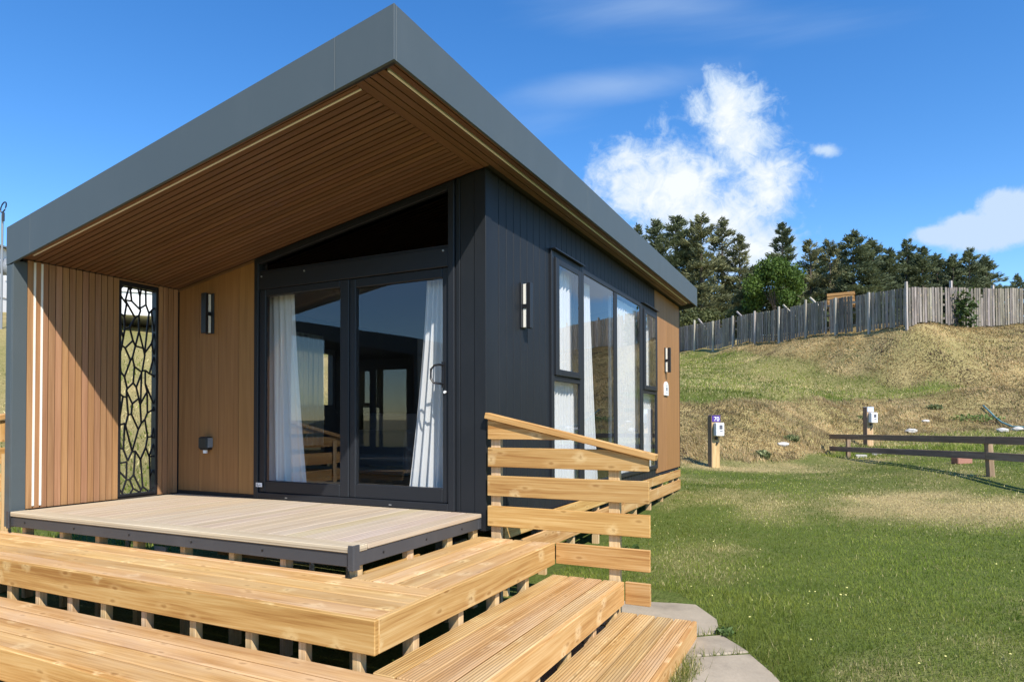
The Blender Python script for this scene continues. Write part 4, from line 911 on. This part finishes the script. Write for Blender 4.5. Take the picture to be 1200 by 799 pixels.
TREES=[ # u, vtop, depth, kind, width factor, label
 (748,264,56,1,.8,'slender dark spruce just clearing the roof edge'),(768,258,58,3,.8,'dark spruce half hidden by the lodge roof'),(792,254,54,3,1.0,'tall dark spruce nearest the lodge roof end'),
 (822,252,52,0,.95,'tall olive green spruce with sunlit trunk gaps behind the fence'),(846,257,56,0,.85,'olive spruce standing second from the roof end, its crown full'),(866,276,55,0,.85,'shorter olive spruce left of the green broadleaf tree'),
 (884,312,47,3,.95,'low dark spruce touching the bright green broadleaf tree'),(917,262,56,1,1.05,'pointed dark spruce rising above the bright green broadleaf tree'),(949,283,57,2,.75,'open pine with bare trunk right of the pointed spruce'),
 (972,282,58,2,.75,'thin crowned pine in the middle of the tree line'),(986,288,60,1,.9,'narrow dark spruce behind the orange timber stack'),(1000,271,54,3,1.05,'tall broad dark spruce right of the timber stack'),(1022,281,55,3,.95,'dark spruce leaning into the broad one above the fence'),
 (1042,292,57,3,.85,'dark spruce just left of the fence corner'),(1063,281,58,1,1.0,'pointed dark spruce above the fence corner'),(1080,290,57,3,.85,'dark spruce just right of the fence corner'),(1098,298,60,3,.85,'dark spruce over the first sunlit pales'),
 (1117,298,58,3,.8,'dark spruce over the climbing plant'),(1136,291,58,3,.85,'domed dark spruce near the right end of the tree line'),(1155,300,60,3,.8,'dark spruce at the right end of the tree line'),
 (1192,322,75,3,.7,'distant dark tree at the right edge of the picture'),(1172,334,78,3,.75,'distant low spruce in the dip of the tree line'),
 (960,302,68,3,1.0,'dark spruce set back in the gap right of the open pine'),(1032,300,68,1,1.2,'dark spruce set back behind the middle of the tree line'),(1072,303,70,3,1.2,'dark spruce set back directly behind the fence corner'),(1112,306,70,1,1.3,'dark spruce set back behind the climbing plant'),(1146,306,70,3,1.1,'dark spruce set back near the right end of the tree line'),(807,285,62,3,1.0,'dark spruce set back between the tall olive spruces'),(886,318,60,0,1.1,'olive spruce set back just left of the broadleaf tree'),(815,332,62,3,1.1,'dark spruce filling the lower gap behind the olive spruces'),(935,322,62,3,1.2,'low dark spruce behind the bright green broadleaf tree'),(975,328,64,3,1.2,'low dark spruce behind the timber stack'),(1100,325,66,3,1.3,'low dark spruce filling the tree line behind the sunlit fence'),(1045,322,64,3,1.2,'low dark spruce in the gap over the fence corner')]
for i,(u,vt,d,k,wf,lab) in enumerate(TREES):
    P=at(u,vt,d); zb=h1(P[0],P[1]); H=P[2]-zb
    o=K[k] if k not in used else copy_tree(K[k]); used.add(k)
    o.location=(P[0],P[1],zb); s=H/12; wf*=1.4 if ('set back' in lab or 'low dark' in lab) else 1.; o.scale=(s*wf,s*wf,s); o.rotation_euler=(0,0,random.uniform(0,6.28)); o['label']=lab; o['group']='evergreen trees behind the ridge fence'
def place(o,u,vt,d,H0):
    P=at(u,vt,d); zb=h1(P[0],P[1]); s=(P[2]-zb)/H0; o.location=(P[0],P[1],zb); o.scale=(s,s,s)
place(broadleaf('broadleaf_tree',6,2.7,1,(.042,.078,.012),(.115,.18,.03),0.21,9500,'bright green round broadleaf tree among the dark evergreens'),907,303,44,6); bpy.data.objects['broadleaf_tree'].scale.x*=.8; bpy.data.objects['broadleaf_tree'].scale.y*=.8
place(broadleaf('bush',3,2.6,2,(.05,.065,.02),(.13,.14,.05),.22,2600,'olive green bush behind the fence next to the lodge roof end','bush'),818,366,47,3)
place(broadleaf('bush',3,2.6,3,(.035,.05,.015),(.09,.11,.035),.22,2200,'dark green bush behind the braced part of the fence','bush'),868,366,46,3)
place(broadleaf('bush',3,3.0,6,(.03,.045,.014),(.08,.10,.03),.24,2600,'low dark bush between the broadleaf tree and the timber stack','bush'),945,350,45,3)
# ------------------------------------------------------------------ caravans and aerial on the left hill
def caravan(c,rz,L,label):
    r=empty('caravan',(0,0,0),label,'caravan')
    mb=MB(); mb.prism([(-1.6,-L/2,.45),(1.6,-L/2,.45),(1.6,-L/2,2.7),(0,-L/2,3.1),(-1.6,-L/2,2.7)],(0,L,0)); mb.build('body','offwhite',r)
    mb=MB(); mb.bar((-.9,-L/2-.15,2.93),(-.9,L/2+.15,2.93),2.0,.06,(-.23,0,1)); mb.bar((.9,-L/2-.15,2.93),(.9,L/2+.15,2.93),2.0,.06,(.23,0,1)); mb.build('roof','grey',r)
    mb=MB(); mb.box(-1.55,1.55,-L/2+.05,L/2-.05,-.3,.449); mb.build('skirt','offwhite',r)
    for y in np.arange(-L/2+1,L/2-.5,2.2):
        for sx in (-1,1):
            mb=MB(); mb.box(sx*1.6-.02,sx*1.6+.02,y,y+1.0,1.3,2.2); w=mb.build('window','black',r)
            mb=MB(); mb.box(sx*1.6-.03,sx*1.6+.03,y-.06,y-.002,1.24,2.26); mb.box(sx*1.6-.03,sx*1.6+.03,y+1.002,y+1.06,1.24,2.26); mb.build('frame','white',w)
    mb=MB(); mb.box(-.6,.6,-L/2-.02,-L/2+.0,1.3,2.2); mb.build('window','black',r)
    r.location=(c[0],c[1],h1(c[0],c[1])); r.rotation_euler=(0,0,rz); return r
caravan(at(150,378,25.5),.9,9,'white static caravan on the hill, seen through the laser cut screen')
caravan(at(-12,352,31),.35,8,'white static caravan past the left edge of the lodge fin')
P=at(2,330,20); zb=h1(P[0],P[1]); g=at(4,243,20); mst=empty('aerial_mast',(P[0],P[1],zb),'thin mast with loop aerial and dark dish left of the lodge roof','aerial')
mb=MB(); mb.tube([(P[0],P[1],zb-.2),(P[0],P[1],g[2]-.2)],.03,6); mb.build('pole','grey',mst)
mb=MB(); mb.tube([tuple(g+_r2*(.07*math.cos(t)+.05*math.sin(t))+np.array([0,0,1])*.16*math.sin(t)) for t in np.linspace(0,6.28,17)[:-1]],.02,5,closed=True); mb.tube([tuple(g-np.array([0,0,.16])),tuple(g-np.array([0,0,.42]))],.035,6); mb.build('loop_aerial','black',mst)
g=at(3,312,20)
mb=MB(); rings=[(g+np.array([0.,0,0])+_fw*(.12*(q*q))+(_r2*math.cos(t)+_u2*math.sin(t))*.26*q) for q in (.05,.4,.7,1.) for t in np.linspace(0,6.2832,15)[:-1]]
b0=len(mb.v); mb.v+=[tuple(p) for p in rings]
for i in range(3):
    for j in range(14): mb._face([i*14+j,i*14+(j+1)%14,(i+1)*14+(j+1)%14,(i+1)*14+j],[(0,0)]*4,(.5,.5,.5,1))
o=mb.build('dish','grey',mst); sm=o.modifiers.new('s','SOLIDIFY'); sm.thickness=.02
# ------------------------------------------------------------------ sky and sun
SUN=Vector((1.246,-1,1.69)).normalized(); EL=math.asin(SUN.z); AZ=math.atan2(SUN.x,SUN.y)
W=bpy.data.worlds.new('World'); SC.world=W; W.use_nodes=True; W.node_tree.nodes.clear(); nt=NT(W.node_tree)
sky=nt.n('ShaderNodeTexSky',sky_type='NISHITA',sun_disc=False,sun_elevation=EL,sun_rotation=AZ,altitude=0,air_density=1.0,dust_density=0.,ozone_density=3.0).outputs[0]
hs=nt.n('ShaderNodeHueSaturation',{'Hue':.505,'Saturation':1.3,'Value':1.06,'Fac':1.,'Color':sky}).outputs[0]
dirv=nt.n('ShaderNodeTexCoord').outputs['Generated']
dot=lambda v: nt.n('ShaderNodeVectorMath',{0:dirv,1:tuple(float(x) for x in v)},operation='DOT_PRODUCT').outputs['Value']
fwd_=dot(_fw); fz=nt.math('MAXIMUM',fwd_,.02)
U=nt.math('ADD',nt.math('MULTIPLY',nt.math('DIVIDE',dot(_r2),fz),FPX/100),PPX/100); Vv=nt.math('SUBTRACT',PPY/100,nt.math('MULTIPLY',nt.math('DIVIDE',dot(_u2),fz),FPX/100))
UV=nt.n('ShaderNodeCombineXYZ',{0:U,1:Vv,2:.0}).outputs[0]
nA=nt.noise(UV,1.5,10,.64,.45); nB=nt.noise(nt.mapv(UV,(1,1,1),(7,3,2)),4.5,8,.66,.9)
def ell(cx,cy,rx,ry,rot=0.,amp=1.):
    c,s=math.cos(rot),math.sin(rot); dx=nt.math('SUBTRACT',U,cx/100); dy=nt.math('SUBTRACT',Vv,cy/100)
    a=nt.math('ADD',nt.math('MULTIPLY',dx,c*100/rx),nt.math('MULTIPLY',dy,s*100/rx)); b=nt.math('ADD',nt.math('MULTIPLY',dx,-s*100/ry),nt.math('MULTIPLY',dy,c*100/ry))
    r2=nt.math('ADD',nt.math('MULTIPLY',a,a),nt.math('MULTIPLY',b,b))
    return nt.math('MULTIPLY',nt.math('SUBTRACT',1.,nt.math('SQRT',r2)),amp)
def mx(l):
    r=l[0]
    for q in l[1:]: r=nt.n('ShaderNodeMath',{0:r,1:q,2:.18},operation='SMOOTH_MAX').outputs[0]
    return r
f=mx([ell(790,215,95,70),ell(862,150,52,62,-.35),ell(905,218,42,45),ell(835,255,90,55),ell(738,180,42,30,0,.8),ell(880,290,60,50),ell(745,225,50,45,0,.7)])
f=nt.math('MAXIMUM',f,-1.)
den=nt.math('ADD',nt.math('MULTIPLY',f,1.05),nt.math('ADD',nt.math('MULTIPLY',nt.math('SUBTRACT',nA,.5),2.2),nt.math('MULTIPLY',nt.math('SUBTRACT',nB,.5),1.25)))
d1=nt.n('ShaderNodeMapRange',{0:den,1:-.22,2:.62,3:0.,4:.95},interpolation_type='SMOOTHSTEP').outputs[0]
f2=mx([ell(1165,268,85,30,-.1),ell(1190,255,70,36),ell(1105,276,45,14,0,.8),ell(968,176,22,9,0,.32),ell(1330,250,160,50)]); f2=nt.math('MAXIMUM',f2,-1.)
den2=nt.math('ADD',nt.math('MULTIPLY',f2,1.5),nt.math('ADD',nt.math('MULTIPLY',nt.math('SUBTRACT',nA,.5),1.3),nt.math('MULTIPLY',nt.math('SUBTRACT',nB,.5),.5)))
d2=nt.n('ShaderNodeMapRange',{0:den2,1:.02,2:.50,3:0.,4:.95},interpolation_type='SMOOTHSTEP').outputs[0]
wis=nt.noise(nt.mapv(nt.n('ShaderNodeVectorRotate',{0:UV,'Angle':.12},rotation_type='Z_AXIS').outputs[0],(.32,1.5,1)),1.0,5,.55,.4)
f3=mx([ell(725,100,170,34,-.12),ell(800,10,260,45,.05,.7),ell(640,150,140,40,-.2,.5)]); f3=nt.math('MAXIMUM',f3,-.6)
d3=nt.n('ShaderNodeMapRange',{0:nt.math('ADD',f3,nt.math('MULTIPLY',nt.math('SUBTRACT',wis,.5),1.4)),1:0.,2:1.2,3:0.,4:.38},interpolation_type='SMOOTHSTEP').outputs[0]
front=nt.n('ShaderNodeMapRange',{0:fwd_,1:.15,2:.35,3:0.,4:1.}).outputs[0]
dens=nt.math('MULTIPLY',nt.math('MAXIMUM',nt.math('MAXIMUM',d1,d2),d3),front)
ccol=nt.mix(nt.ramp(den,[(.35,0.),(.95,1.)]),(.46,.58,.74),(.74,.77,.80))
b1=nt.n('ShaderNodeBackground',{0:hs,1:.15}).outputs[0]; b2=nt.n('ShaderNodeBackground',{0:ccol,1:.95}).outputs[0]
wo=nt.n('ShaderNodeOutputWorld'); nt.t.links.new(nt.n('ShaderNodeMixShader',{0:dens,1:b1,2:b2}).outputs[0],wo.inputs[0])
sl=bpy.data.lights.new('sun','SUN'); sl.energy=5.0; sl.angle=math.radians(.53); sl.color=(1,.945,.86)
so=bpy.data.objects.new('sun',sl); COL.objects.link(so); so.rotation_euler=(-SUN).to_track_quat('-Z','Y').to_euler(); so.location=(20,-20,30)
# ------------------------------------------------------------------ camera and render
cam=bpy.data.cameras.new('camera'); co=bpy.data.objects.new('camera',cam); COL.objects.link(co)
cam.sensor_width=36; cam.lens=36*FPX/1200; cam.shift_x=(600-PPX)/1200*-1*-1; cam.shift_y=(PPY-399.5)/1200; cam.clip_start=.05; cam.clip_end=6000
R=Matrix(((_r2[0],_u2[0],-_fw[0]),(_r2[1],_u2[1],-_fw[1]),(_r2[2],_u2[2],-_fw[2]))).to_4x4(); R.translation=Vector(CAM); co.matrix_world=R
SC.camera=co
vs=SC.view_settings; vs.view_transform='Standard'; vs.look='None'; vs.exposure=.50; vs.gamma=1; vs.use_curve_mapping=False
SC.cycles.max_bounces=8; SC.cycles.diffuse_bounces=2; SC.cycles.transparent_max_bounces=16; SC.cycles.use_denoising=True
